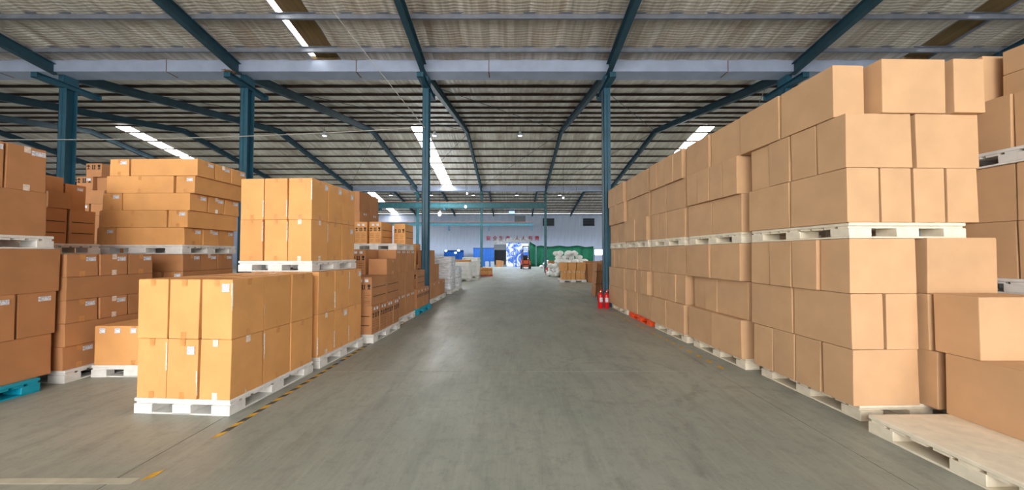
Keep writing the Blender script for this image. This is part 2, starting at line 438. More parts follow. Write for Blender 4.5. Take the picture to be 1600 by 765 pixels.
# dim annex seen through the doorway
struct(MB().box(DX0 - .02, DX1 + .02, YW + 2.9, YW + 3, 0, DZ).box(DX0 - .06, DX0, YW, YW + 3, 0, DZ).box(DX1, DX1 + .06, YW, YW + 3, 0, DZ).box(DX0, DX1, YW, YW + 3, DZ, DZ + .06).build('wall_annex', M_WALLGREY))
d1 = struct(empty('door_1', (0, YW, 0)))
MB().box(DX0 - .08, DX0, -.06, .05, 0, DZ + .08).box(DX1, DX1 + .08, -.06, .05, 0, DZ + .08).box(DX0, DX1, -.06, .05, DZ, DZ + .08).build('door_frame', M_STEEL, d1)
MB().box(DX0, DX1, -.03, .0, DZ - .75, DZ).build('door_header', M_WALLGREY, d1)
for n, x in enumerate((5.7, 12.0)):
    w = struct(empty('window_%d' % (n + 1), (x, YW - .03, 6.65)))
    f = MB()
    f.box(-.98, .98, -.06, 0, -.68, -.6).box(-.98, .98, -.06, 0, .6, .68).box(-.98, -.9, -.06, 0, -.6, .6).box(.9, .98, -.06, 0, -.6, .6)
    f.build('window_frame', M_WALL, w)
    MB().box(-.9, .9, -.02, 0, -.6, .6).build('pane', M_GLASSDK, w)
    for k in range(5): MB().bar((-.9, -.04, -.48 + .24 * k), (.9, -.04, -.48 + .24 * k), .05, .02).build('louvre', M_STEEL, w)
    MB().box(-1.1, 1.1, -.14, 0, -1.45, -1.35).box(-1.1, 1.1, -.1, 0, -.95, -.9).build('window_sill', M_WALL, w)
struct(MB().box(.4, 2.1, YW - .07, YW - .035, 6.2, 7.65).build('trim_1', M_WALLGREY))
# plastic sheeting crumpled above the doorway
struct(MB().box(-2.9, 3.1, YW - .12, YW - .035, 3.2, 4.2).build('trim_2', M_FILM))
struct(MB().box(XL - .1, XL, Y0, YW, 0, 8).build('wall_left', M_WALL))
# added wall behind the viewer: solid ends narrow the daylight to a middle opening
struct(MB().box(XL, -15, Y0 - .1, Y0, 0, 8).box(10, XR, Y0 - .1, Y0, 0, 8).build('wall_front_added', M_WALL))
struct(MB().box(XR, XR + .1, Y0, YW, 0, 8).build('wall_right', M_WALL))

# ------------------------------------------------------------------ steel columns
def hcol_mesh(h, w, d):
    m = MB(); m.box(-w / 2, w / 2, -d / 2, -d / 2 + .016, 0, h); m.box(-w / 2, w / 2, d / 2 - .016, d / 2, 0, h); m.box(-.006, .006, -d / 2, d / 2, 0, h)
    m.box(-w / 2, -w / 2 + .012, -d / 2, d / 2, 0, h)
    return m
def column(x, y, label, w=.25, d=.3, h=7.2, m=None, corbel=True):
    m = m or M_TEAL
    c = empty('steel_column', (x, y, 0)); tag(c, label, 'column', 'steel columns under the roof valleys')
    hcol_mesh(h, w, d).build('shaft', m, c)
    MB().box(-w * .8, w * .8, -d * .8, d * .8, 0, .02).build('base_plate', m, c)
    if corbel:
        MB().box(-.1, .1, -.85, .85, h + .16, h + .175).box(-.1, .1, -.85, .85, h, h + .015).box(-.006, .006, -.85, .85, h, h + .17).box(-.1, .1, -.85, -.84, h, h + .17).box(-.1, .1, .84, .85, h, h + .17).build('corbel', m, c)
        MB().box(-.09, .09, -.2, .2, h + .175, h + .42).build('gutter_bracket', m, c)
column(-14.86, YG1 + .1, 'wide teal steel column at the far left rising behind cartons')
column(-8.86, YG1 + .1, 'teal steel column rising behind the leaning stack of long flat cartons')
column(-2.86, YG1 + .1, 'teal steel column on the left edge of the aisle by the cyan pallet', w=.2)
column(3.14, YG1 + .1, 'teal steel column on the right edge of the aisle by the extinguishers', w=.22)
column(9.14, YG1 + .1, 'short glimpse of teal column above the right carton wall')
column(-2.86, YG2, 'slim faded teal column in front of the blue sheeting at the end', w=.22, d=.25, m=M_TEALLT)
column(3.14, YG2, 'slim faded teal column beside the heap of white sacks', w=.22, d=.25, m=M_TEALLT)
column(-8.86, YG2, 'faded teal column far back left of the hanging lamp', w=.22, d=.25, m=M_TEALLT)

# nest on a column head
nb_ = MB(); rr = random.Random(3)
for i in range(60):
    a = rr.uniform(0, 6.28); r = rr.uniform(.02, .13); p = Vector((r * math.cos(a), r * math.sin(a), rr.uniform(.02, .06)))
    d = Vector((rr.uniform(-1, 1), rr.uniform(-1, 1), rr.uniform(-.15, .15))).normalized() * .1
    nb_.bar(p - d, p + d, .012, .012)
tag(nb_.build('bird_nest', M_STRAW, None, (-8.86, YG1 - .62, 7.376)), 'straw bird nest wedged on the column head under the roof valley', 'nest')

# cables
def cable(name, pts, label, r=.014):
    o = MB().tube(pts, r, 6).build(name, M_CABLE); tag(o, label, 'cable'); return o
def sagging(p, q, sag, n=14):
    p = Vector(p); q = Vector(q)
    return [p.lerp(q, i / n) - Vector((0, 0, sag * 4 * (i / n) * (1 - i / n))) for i in range(n + 1)]
cable('hung_cable', sagging((-2.86, YG1 - .1, 5.87), (-19.5, YG1 - .1, 5.5), .18), 'grey cable strung sideways between the left columns')
cable('roof_cable', sagging((-2.86, YG1 - .1, 5.85), (-4.75, 9.0, 8.15), .03), 'thin cable rising from column to the roof over the aisle', .01)

# overhead crane beams in the far hall
def beam(x0, x1, y, z, h, label):
    b = empty('crane_beam', ((x0 + x1) / 2, y, z)); tag(b, label, 'beam')
    q = (x1 - x0) / 2
    ibeam((-q, 0, 0), (q, 0, 0), .25, h, .02).build('girder', M_TEALLT if h > .4 else M_TEAL, b)
    MB().box(-q, q, -.04, .04, h / 2 + .013, h / 2 + .08).build('rail', mat('rail_rust', srgb(176, 104, 70), .7, var=.15), b)
    return b
b1 = beam(-16.0, 3.0, YG2 - .5, 6.2, .5, 'light teal crane beam spanning between the far columns')
for x in (-5.72, .28): MB().box(x - .1, x + .1, -.2, .2, -.45, -.27).build('hanger', M_TEAL, b1)
b2 = beam(-20.0, 2.9, 47.0, 5.75, .42, 'dark lower crane beam with brackets before the end wall')
for x in (-.0, 5.4, 11.2): MB().box(x - .09, x + .09, -.12, .12, -.9, -.22).build('bracket', M_TEAL, b2)

# ------------------------------------------------------------------ lamps
def hang_lamp(x, y, z, ztop, label, s=.2, power=0, col=(.86, .93, 1)):
    ztop = zroof(1, y) - .01
    e = empty('hanging_lamp', (x, y, z)); tag(e, label, 'lamp')
    MB().cyl((0, 0, s * 1.4), (0, 0, ztop - z), .012, n=5).build('cord', M_DARK, e)
    MB().lathe([(.02, s * 1.45), (.05, s * 1.4), (s * .55, s * 1.0), (s * .6, s * .9), (s * .55, s * .9), (.03, s * 1.3)], 14).build('shade', M_STEEL, e)
    MB().lathe([(.02, s * 1.1), (s * .3, s * .9), (s * .42, s * .5), (s * .3, s * .1), (.02, 0)], 12).build('bulb', M_LAMP, e, smooth=True)
    if power:
        ld = bpy.data.lights.new('lamp_light', 'POINT'); ld.energy = power; ld.color = col; ld.shadow_soft_size = .25
        lo = bpy.data.objects.new('lamp_light', ld); COL.objects.link(lo); lo.parent = e; lo.location = (0, 0, -.35)
hang_lamp(-6.3, 30.0, 5.0, 8.2, 'bright boxy lamp hanging left of the aisle before the end wall', .34, LAMP_W)
hang_lamp(-4.2, 31.2, 5.85, 8.0, 'round bulb hanging just under the light teal crane beam', .24, 0)
hang_lamp(-3.4, 26.0, 6.2, 9.0, 'small pale lamp hanging on a cord beneath the second gutter', .14, 0)
hang_lamp(4.1, 27.5, 6.1, 8.8, 'small pale lamp hanging right of the aisle on a cord', .16, 0)
for x, l in ((-11.6, 'ridge lamp at left above the leaning flat cartons'), (-4.8, 'ridge lamp beside the bright roof strip over the aisle'), (.5, 'ridge lamp high over the middle of the aisle'), (5.7, 'ridge lamp high to the right of the aisle')):
    e = empty('ridge_lamp', (x, 21.2, 9.0)); tag(e, 'small bluish white ' + l, 'lamp')
    MB().lathe([(.03, .3), (.07, .28), (.08, .16), (.15, .02), (.15, 0), (.05, 0)], 12).build('housing', mat('lamp_housing', srgb(200, 210, 225), .4), e)
    MB().lathe([(.12, .0), (.08, -.02), (.02, -.03)], 12).build('lens', M_LAMP, e)
    MB().cyl((0, 0, .29), (0, 0, .62), .012, n=5).build('stem', M_STEEL, e)
# cool high bays under the third roof; first two and last added for light
for i, (x, y) in enumerate(((-15, 42.6), (-10, 42.6), (-4.8, 42.6), (.6, 42.6), (5.9, 42.6), (11.3, 42.6))):
    e = empty('high_bay_lamp', (x, y, 8.95)); tag(e, 'small high bay lamp under the far roof ridge, %s from left' % ('first', 'second', 'third', 'fourth', 'fifth', 'sixth')[i], 'lamp')
    MB().lathe([(.03, .3), (.09, .28), (.12, .14), (.24, .02), (.24, 0), (.2, .01)], 14).build('housing', M_STEEL, e)
    MB().lathe([(.2, .0), (.14, -.02), (.02, -.03)], 12).build('lens', M_LAMP, e)
    MB().cyl((0, 0, .29), (0, 0, .76), .012, n=5).build('stem', M_STEEL, e)
    ld = bpy.data.lights.new('lamp_light', 'SPOT'); ld.energy = LAMP_W * 6; ld.color = (.78, .88, 1); ld.shadow_soft_size = .25; ld.spot_size = R(150); ld.spot_blend = .6
    lo = bpy.data.objects.new('lamp_light', ld); COL.objects.link(lo); lo.parent = e; lo.location = (0, 0, -.08)

# ------------------------------------------------------------------ pallets
def pallet_parts(w, d, h):
    dk = .36 * h
    deck = MB(); deck.box(-w / 2, w / 2, -d / 2, d / 2, h - dk * .62, h, .006)
    n = 9
    for i in range(n):
        y = -d / 2 + d * (i + .5) / n
        deck.box(-w / 2 + .01, w / 2 - .01, y - d / n * .36, y + d / n * .36, h - dk, h - dk * .62)
    blk = MB(); bw, bd = w * .19, d * .15
    blk.box(-bw / 2, bw / 2, -bd / 2, bd / 2, .12 * h, h - dk, .004)
    run = MB(); run.box(-bw / 2, bw / 2, -d / 2, d / 2, 0, .12 * h, .003)
    crs = MB(); crs.box(-w / 2 + bw, w / 2 - bw, -bd / 2, bd / 2, 0.001, .11 * h, .003)
    return [deck, blk, run, crs], bw, bd
PCACHE = {}
def pallet(x, y, z, w, d, h, rz, m, label, group=None):
    key = (w, d, h, m.name)
    if key not in PCACHE:
        p, bw, bd = pallet_parts(w, d, h)
        PCACHE[key] = ([q.mesh(nm, m) for q, nm in zip(p, ('deck', 'block', 'runner', 'cross_board'))], bw, bd)
    (dk, bk, rn, cr), bw, bd = PCACHE[key]
    e = empty('pallet', (x, y, z), rz); tag(e, label, 'pallet', group or 'pallets under the cartons')
    put('deck', dk, e)
    for i in (-1, 0, 1):
        put('runner', rn, e, (i * (w - bw) / 2, 0, 0))
        put('cross_board', cr, e, (0, i * (d - bd) / 2, 0))
        for j in (-1, 0, 1): put('block', bk, e, (i * (w - bw) / 2, j * (d - bd) / 2, 0))
    return e

# ------------------------------------------------------------------ cartons
CC = {}
def carton_mesh(sx, sy, sz, m, var):
    key = (round(sx, 3), round(sy, 3), round(sz, 3), m.name, var)
    if key in CC: return CC[key]
    rn = random.Random(hash((round(sx * 1000), round(sy * 1000), round(sz * 1000), var)))
    b = MB(); g = .0035
    r = bmesh.ops.create_cube(b.bm, size=1.0)
    for v in r['verts']:
        top = v.co.z > 0
        v.co = Vector((v.co.x * (sx - g * 2) + rn.uniform(-.005, .005), v.co.y * (sy - g * 2) + rn.uniform(-.005, .005), (sz - .004 if top else 0.0)))
    es = list(b.bm.edges)
    bmesh.ops.bevel(b.bm, geom=es, offset=.007, segments=2, affect='EDGES', profile=.6)
    # the two long top flaps with the open seam between them, and the glued lap down one corner
    if sx >= sy:
        b.box(-sx / 2 + .008, sx / 2 - .008, -sy / 2 + .008, -.003, sz - .005, sz - .001); b.box(-sx / 2 + .008, sx / 2 - .008, .003, sy / 2 - .008, sz - .005, sz - .001)
    else:
        b.box(-sx / 2 + .008, -.003, -sy / 2 + .008, sy / 2 - .008, sz - .005, sz - .001); b.box(.003, sx / 2 - .008, -sy / 2 + .008, sy / 2 - .008, sz - .005, sz - .001)
    b.box(sx / 2 - .05, sx / 2 - .01, sy / 2 - .006, sy / 2 - .002, .012, sz - .012)
    CC[key] = b.mesh('carton', m); return CC[key]
def tape_mesh(sx, sy, sz, m, axis, top):
    """one ribbon over the lid (or round the base) and a hand's breadth down both ends"""
    key = ('tape', round(sx, 3), round(sy, 3), round(sz, 3), m.name, axis, top)
    if key in CC: return CC[key]
    t = .03; dn = .075; e = .0012
    half = (sx if axis == 'x' else sy) / 2 - .0022
    z = sz - .0004 if top else .0002
    zl = sz - dn if top else dn
    path = [(-half - e, zl), (-half - e, z), (half + e, z), (half + e, zl)]
    bm = bmesh.new(); rows = []
    for q, zz_ in path:
        rows.append([bm.verts.new((q, u, zz_) if axis == 'x' else (u, q, zz_)) for u in (-t, t)])
    for i in range(3): bm.faces.new((rows[i][0], rows[i][1], rows[i + 1][1], rows[i + 1][0]))
    me = bpy.data.meshes.new('tape'); bm.to_mesh(me); bm.free(); me.materials.append(m)
    CC[key] = me; return me
STK = None
def sticker_mesh(w, h):
    key = ('st', w, h)
    if key not in CC: CC[key] = MB().box(-w / 2, w / 2, -.0008, .0008, -h / 2, h / 2).mesh('sticker', M_STICK)
    return CC[key]
def face_place(o, sx, sy, face, u, v, out=.0012):
    if face == 'front': o.location = (u, -sy / 2 - out, v)
    elif face == 'right': o.location = (sx / 2 + out, u, v); o.rotation_euler = (0, 0, R(90))
    elif face == 'left': o.location = (-sx / 2 - out, -u, v); o.rotation_euler = (0, 0, R(-90))
def print_mesh(w, h, kind):
    key = ('pr', round(w, 3), round(h, 3), kind)
    if key in CC: return CC[key]
    b = MB(); q = .0006
    def rect(x0, x1, z0, z1): b.box(x0, x1, -q, q, z0, z1)
    if kind == 'icons':
        s = w * .29; z = h * .6
        for i in (-1, 0, 1):
            c = i * s * 1.15
            if i == -1:      # umbrella
                for k in range(4): rect(c - s * .42 + k * .012, c + s * .42 - k * .012, z + s * (.45 + .1 * k), z + s * (.56 + .1 * k))
                rect(c - .008, c + .008, z - s * .1, z + s * .5); rect(c - s * .3, c + s * .3, z - s * .14, z + s * .06)
            elif i == 0:     # arrows up
                for a in (-.22, .22):
                    rect(c + s * a - s * .1, c + s * a + s * .1, z, z + s * .6)
                    rect(c + s * a - s * .17, c + s * a + s * .17, z + s * .58, z + s * .68); rect(c + s * a - s * .09, c + s * a + s * .09, z + s * .68, z + s * .82)
                rect(c - s * .42, c + s * .42, z - s * .14, z)
            else:            # goblet
                rect(c - s * .28, c + s * .28, z + s * .38, z + s * .85); rect(c - s * .2, c + s * .2, z + s * .28, z + s * .4)
                rect(c - .01, c + .01, z - s * .05, z + s * .3); rect(c - s * .3, c + s * .3, z - s * .14, z + s * .04)
    elif kind == 'text':
        for zz, ws in ((.44, (.34, .3)), (.36, (.3, .34)), (.28, (.34, .24)), (.16, (.3, .36)), (.1, (.2, .36))):
            rect(-w * .42, -w * .42 + w * ws[0], h * zz, h * zz + .006); rect(w * .04, w * .04 + w * ws[1], h * zz, h * zz + .006)
    else:                    # two long rules on the broad side
        rect(-w * .42, w * .42, h * .62, h * .62 + .012); rect(-w * .42, w * .42, h * .3, h * .3 + .012)
    CC[key] = b.mesh('print', M_BLACK if kind != 'text' else M_PRINT); return CC[key]

RV = random.Random(11)
def carton(x, y, z, sx, sy, sz, rz, m, label, group, tape=None, tabs='y', stick=(), prints=()):
    o = put('carton', carton_mesh(sx, sy, sz, m, RV.randint(0, 2)), None, (x, y, z), rz)
    tag(o, label, 'carton', group)
    if tape:
        for ax in tabs:
            for tp in (True, False): put('tape', tape_mesh(sx, sy, sz, tape, ax, tp), o)
    for f, u, v, w, h in stick:
        face_place(put('sticker', sticker_mesh(w, h), o), sx, sy, f, u, v)
    for f, kind in prints:
        fw = sx if f == 'front' else sy
        pr = put({'icons': 'handling_marks', 'text': 'printed_text', 'rules': 'printed_rules'}[kind], print_mesh(fw, sz, kind), o); pr['kind'] = 'stuff'; face_place(pr, sx, sy, f, 0, 0)
    return o

class Stack:
    """boxes laid out from one aisle-facing edge; lx runs away from the aisle, ly into the depth"""
    def __init__(s, x, y, rot, side, name, m, group):
        s.x, s.y, s.rot, s.side, s.name, s.m, s.group = x, y, R(rot), side, name, m, group
    def at(s, lx, ly):
        c, q = math.cos(s.rot), math.sin(s.rot); lx *= s.side
        return s.x + lx * c - ly * q, s.y + lx * q + ly * c
    def box(s, lx, ly, z, w, d, h, desc, m=None, jit=.009, gap=.0055, jy=None, **k):
        jx, jy, jr = RV.uniform(-jit, jit), (RV.uniform(-jit * .3, jit * .3) if jy is None else RV.uniform(-jy, jy)), R(RV.uniform(-.5, .5) * jit / .008)
        x, y = s.at(lx + w / 2 + jx, ly + d / 2 + jy)
        return carton(x, y, z, w - gap * 2, d - gap * 2, h, s.rot + jr, m or s.m, '%s, %s' % (desc, s.name), s.group, **k)
    def pallet(s, lx, ly, z, w, d, h, m, label):
        x, y = s.at(lx + w / 2, ly + d / 2)
        return pallet(x, y, z, w, d, h, s.rot, m, label)
ORD = ('nearest the camera', 'second along the aisle', 'third along the aisle', 'fourth along the aisle')
ROWS3 = ('bottom row', 'middle row', 'top row')
PH = .165

# ------------------------------------------------------------------ right-hand wall of plain cartons
L_, W_, H_ = .725, .353, .572
RG = 'plain tan cartons along the right of the aisle'
rstacks = [   # x, y, rot, name, lower rows, upper rows
    (3.48, 3.56, 1.6, 'nearest', ('WWWW', 'LL', 'WWWW'), ('LL', 'WWWW', 'LL')),
    (3.40, 5.13, 2.4, 'second', ('LL', 'LWW', 'LL'), ('LL', 'WWWW', 'LL')),
    (3.31, 6.66, 2.6, 'third', ('LL', 'WWWW', 'LL'), ('LWW', 'LL', 'WWWW')),
    (3.22, 8.20, 2.0, 'fourth', ('LL', 'WWWW', 'LL'), ('LL', 'LL', 'LWW')),
    (3.17, 9.72, 1.0, 'fifth', ('LL', 'LWW', 'WWWW'), ('LL', 'WWWW', 'LL')),
]
pal_mats = [M_PALCREAM, M_PALCREAM, M_PALCREAM, M_PALORANGE, M_PALCREAM]
for si, (x, y, rot, nm, low, up) in enumerate(rstacks):
    for lev, rows in ((0, low), (1, up)):
        st = Stack(x, y, rot, 1, '%s %s right stack' % (nm, ('lower', 'upper')[lev]), M_TAN, RG)
        zb = 0 if lev == 0 else PH + 3 * H_
        if lev == 0:
            st.pallet(.06 if si else .1, .03, 0, 1.15 if si else 1.3, 1.36, PH, pal_mats[si],
                      ('orange plastic pallet' if si == 3 else 'cream pallet') + ' on the floor under the %s right stack' % nm)
        else:
            st.pallet(0.02, .02, zb, 1.26, 1.4, PH, M_PALCREAM, 'cream pallet between lower and upper cartons of the %s right stack' % nm)
        for ri, seq in enumerate(rows):
            z = zb + PH + ri * H_
            dx = (0, -.0, .0)[ri] + (0 if si == 0 else RV.choice((-.035, -.02, .0, .02, .04))); dy = 0
            if si == 0 and lev == 1 and ri == 2: dx, dy = -.02, .12
            if si == 0 and lev == 0 and ri == 2: dx = -.03
            if si == 1 and lev == 0: dx += (.0, .035, -.03)[ri]; dy += (0, -.03, .03)[ri]
            yy = dy
            for bi, c in enumerate(seq):
                d, w = (W_, L_) if c == 'W' else (L_, W_)
                px = dx
                if si == 0 and lev == 0 and ri == 2 and bi == 0: px = .0
                if si == 0 and lev == 0 and ri == 2 and bi in (1, 2): px = -.06 + .02 * bi
                st.box(px, yy, z, w, d, H_ - .003, 'plain tan carton, %s, %s' % (ROWS3[ri], ORD[bi]), jit=.014, gap=.006)
                yy += d
            # further boxes of the camera-facing side
            if si == 0:
                if seq == 'LL':
                    if lev == 0:
                        st.box(dx + W_ + .01, dy, z, W_, L_, H_ - .002, 'plain tan carton, %s, front, right of the corner box' % ROWS3[ri])
                    elif ri == 0:
                        for q in (1, 2, 3): st.box(dx + W_ * q + (.0, .0, .02, .0)[q], dy, z, W_ - .01, L_, H_ - .002, 'plain tan carton, %s, front, %s from left' % (ROWS3[ri], ('', 'second', 'third', 'fourth')[q]))
                    else:
                        st.box(dx + W_ + .045, -.02, z, L_ - .03, W_, H_ - .002, 'broad tan carton, %s, front, second from left' % ROWS3[ri])
                        st.box(dx + W_ + L_ + .05, -.04, z, W_, L_, H_ - .002, 'plain tan carton, %s, front, third from left' % ROWS3[ri])
                elif lev == 1:
                    st.box(dx + L_ + .02, dy, z, L_ - .02, W_, H_ - .002, 'plain tan carton, %s, front, right of the corner box' % ROWS3[ri])
            elif si == 1:
                st.box(dx + (L_ if seq[0] == 'W' else W_) + .01, dy + .01, z, W_, L_, H_ - .002, 'plain tan carton, %s, behind the corner box' % ROWS3[ri])
RB = Stack(0, 0, 0, 1, 'on right by the bare pallet', M_TAN, 'cartons beside the bare pallet')
pallet(4.12, 2.68, 0, 1.32, 1.44, PH, R(.8), M_PALCREAM, 'bare cream pallet lying on the floor at the lower right corner')
RB.box(4.235, 2.69, PH, L_, .735, H_ + .01, 'large tan carton standing on the bare cream pallet', jit=0)
RB.box(4.25, 3.16, PH + H_ + .01, L_, W_, H_ + .005, 'tan carton set back upon a larger carton', jit=0)
RB.box(4.245, 3.475, PH, .6, .6, H_, 'tan carton edge showing behind the large carton', jit=0)
RB.box(4.23, 3.53, PH + H_, .6, .55, H_, 'narrow strip of tan carton, middle row', jit=0)
RB.box(4.28, 3.56, PH + 2 * H_, L_ + .01, .5, H_ + .005, 'tan carton third up, broad pinkish front', jit=0)
# far right stack of three pallet loads
RF = Stack(5.28, 2.95, 1.5, 1, 'far right stack', M_TAN, 'cartons of the far right stack')
RF.pallet(0, 0, 0, 1.2, 1.3, PH, M_PALCREAM, 'cream pallet on the floor under the far right stack')
for ri in range(2):
    for bi in range(2): RF.box(.0, .64 * bi, PH + .565 * ri, .72, .64, .563, 'tan carton, low load, %s, %s' % (('bottom row', 'top row')[ri], ORD[bi]))
RF.pallet(-.02, 0, 1.295, 1.2, 1.3, .165, M_PAL, 'white pallet halfway up the far right stack')
for ri in range(2):
    for bi in range(2): RF.box(-.01, .64 * bi, 1.46 + .605 * ri, .72, .64, .603, 'tan carton, middle load, %s, %s' % (('bottom row', 'top row')[ri], ORD[bi]))
RF.pallet(-.03, 0, 2.67, 1.2, 1.3, .165, M_PAL, 'white pallet high up in the far right stack')
for bi in range(2): RF.box(-.02, .64 * bi, 2.835, .72, .64, .57, 'tan carton, high load, lower row, %s' % ORD[bi])
RF.box(.0, .86, 3.405, .6, .42, .53, 'tan carton with curled flap on top, high load')
RF.box(.12, .2, 3.405, .6, .6, .26, 'flat tan carton, high load, under its twin')
RF.box(.12, .2, 3.667, .6, .6, .26, 'flat tan carton, high load, topmost of two')

# ------------------------------------------------------------------ left aisle: near stacks of tall orange cartons
LG = 'tall orange cartons at the left of the aisle'
bw, bd, bh = .365, .457, .64
COLN = ('right column', 'middle column', 'left column'); DEP = ('front', 'second deep', 'third deep')
def scuff(o, w, d, h, up):
    # paper worn white along an upright edge
    key = ('sc', round(w, 3), round(d, 3), up)
    if key not in CC:
        b = MB(); z0, z1 = ((.04, .3), (.3, .6))[up]
        x, y = w / 2 - .0035, -d / 2 + .0035
        b.box(x - .012, x + .0012, y - .0012, y + .011, h * z0 / .64, h * z1 / .64, .0005)
        CC[key] = b.mesh('worn_edge', M_CLEAR)
    put('worn_edge', CC[key], o)
def tall_stack(st, z, cols_full_top, stickers):
    for ri in range(2):
        for ci in range(3):
            for di in range(3):
                if ci > 0 and di > 0 and not (cols_full_top and ri == 1): continue
                sk = stickers.get((ri, ci, di), ())
                o = st.box(ci * bw, di * bd, z + ri * bh, bw, bd, bh - .002, 'tall orange carton, %s, %s, %s' % (('lower row', 'upper row')[ri], COLN[ci], DEP[di]),
                       jit=.004, jy=.008, tape=M_TAPE if (ci + di + ri) % 4 else M_CLEAR, tabs='xy', stick=sk)
                if RV.random() < .75: scuff(o, bw - .011, bd - .011, bh, RV.randint(0, 1))
S1 = Stack(-2.99, 3.70, -4, -1, 'nearest left stack', M_ORANGE, LG)
S1.pallet(.0, .0, 0, 1.1, 1.38, PH, M_PAL, 'white pallet under the nearest left stack of tall cartons')
sq = lambda f, u, v: (f, u, v, .085, .085)
rc = lambda f, u, v: (f, u, v, .11, .06)
tall_stack(S1, PH, True, {(0, 1, 0): (sq('front', .1, .52),), (1, 0, 0): (sq('front', .1, .55),)})
S2 = Stack(-2.90, 5.20, -4, -1, 'second left stack lower load', M_ORANGE, LG)
S2.pallet(-.02, .02, 0, 1.12, 1.3, PH, M_PAL, 'white pallet on the floor under the second left stack')
bd = .43
tall_stack(S2, PH, False, {(0, 0, 1): (sq('right', .1, .55),), (1, 0, 2): (sq('right', .14, .55),)})
S2u = Stack(-3.07, 5.28, -4, -1, 'second left stack upper load', M_ORANGE, LG)
zu = PH + 2 * bh
S2u.pallet(-.02, .0, zu, 1.2, 1.3, PH, M_PAL, 'white pallet between both loads of the second left stack')
bw = .39
tall_stack(S2u, zu + PH, False, {(1, 0, 0): (sq('right', .16, .55),), (1, 0, 1): (sq('right', .12, .55),), (1, 0, 2): (sq('right', .1, .52),), (0, 0, 2): (sq('right', .1, .52),)})

# ------------------------------------------------------------------ left aisle: printed cartons
PG = 'printed cartons at the left of the aisle'
pl, pw, phh = .71, .338, .55
two = lambda f: (( f, -.06, .485, .07, .06), (f, .06, .485, .07, .06))
S3 = Stack(-2.68, 6.68, -3, -1, 'third left stack', M_BROWN, PG)
S3.pallet(-.02, .0, 0, 1.15, 1.36, PH, M_PAL, 'white pallet under the third left stack of printed cartons')
for i in range(4):
    S3.box(0, i * pw, PH, pl, pw, phh, 'printed brown carton, bottom row, %s' % ORD[i], stick=two('right'), prints=(('right', 'icons'), ('right', 'text'), ('front', 'rules')))
for i in range(2):
    S3.box(.02, i * pl, PH + phh, pw, pl, phh, 'printed brown carton, second row, %s' % ORD[i], stick=two('front') if i == 0 else (), prints=(('front', 'icons'), ('front', 'text'), ('right', 'rules')))
    S3.box(.03 + pw, i * pl, PH + phh, pw, pl, phh, 'printed brown carton, second row, inner column, %s' % DEP[i], prints=(('front', 'icons'), ('right', 'rules')))
for i in range(2): S3.box(.76, .7, PH + phh * i, .44, .66, phh, 'plain brown carton, inner corner, %s' % ('lower', 'upper')[i])
S3.box(.03, .72, PH + 2 * phh, .42, .66, .345, 'plain flat carton with folded lid lying on top', tape=M_TAPE, tabs='x')
for i in range(2):
    S3.box(.52 + i * (pw + .03), .75, PH + 2 * phh, pw, .64, phh, 'shaded printed carton, top row behind, %s one' % ('right', 'left')[i], stick=two('front'), prints=(('front', 'icons'), ('front', 'text')))
S4 = Stack(-2.74, 8.16, -3, -1, 'fourth left stack', M_BROWN, PG)
S4.pallet(-.02, .0, 0, 1.15, 1.36, PH, M_PAL, 'white pallet under the fourth left stack')
for i in range(4):
    S4.box(0, i * pw, PH, pl, pw, phh, 'narrow brown carton, bottom row, %s' % ORD[i], stick=(('right', -.05, .49, .06, .06), ('right', .06, .49, .06, .06)))
for i in range(2):
    S4.box(0, i * .67, PH + phh, .5, .67, phh, 'plain brown carton, middle row, %s' % ORD[i])
for i in range(4):
    S4.box(0, i * pw, PH + 2 * phh, .6, pw, phh, 'narrow brown carton, top row, %s' % ORD[i], stick=(('right', -.05, .5, .06, .06), ('right', .06, .5, .06, .06)))
S4u = Stack(-2.93, 8.8, -2, -1, 'upper load over fourth left stack', M_ORANGE, PG)
S4u.pallet(0, 0, PH + 3 * phh, 1.2, 1.35, PH, M_PAL, 'white pallet carrying printed orange cartons over fourth left stack')
zz = 2 * PH + 3 * phh
for lx, ly, d_, ds in ((.0, .62, .7, 'right'), (.40, .02, .75, 'middle'), (.79, .03, .72, 'left')):
    S4u.box(lx, ly, zz, .335, d_, .56, 'orange printed carton, %s' % ds, stick=two('front') if ds != 'right' else (), prints=(('front', 'icons'), ('front', 'text'), ('right', 'rules')))
S5 = Stack(-2.67, 9.72, -3, -1, 'fifth left stack', M_BROWN, PG)
S5.pallet(-.03, .0, 0, 1.1, 1.3, PH, M_PALCYAN, 'cyan pallet under printed cartons beside the left aisle column')
for i in range(4):
    S5.box(0, i * .31, PH, .6, .31, phh, 'printed carton over cyan pallet, %s' % ORD[i], stick=(('right', .02, .48, .06, .06),), prints=(('right', 'icons'),))
S5.box(.02, .1, PH + phh, .4, .75, phh - .02, 'printed carton, upper row over cyan pallet', prints=(('front', 'icons'), ('front', 'text'), ('right', 'rules')))
# tall stack set back behind the upper load
SB = Stack(-4.3, 9.75, -1, -1, 'tall set back left stack', M_BROWN, 'cartons of the set back left stack')
SB.pallet(0, 0, 0, 1.2, 1.35, PH, M_PAL, 'white pallet under the tall set back left stack')
for ri in range(6):
    for i in range(2):
        SB.box(.0, i * .67, PH + ri * .555, .5, .67, .553, 'brown carton, %s row up, %s' % (('first', 'second', 'third', 'fourth', 'fifth', 'sixth')[ri], ('near one', 'far one')[i]),
               stick=two('right') if ri == 4 else ())
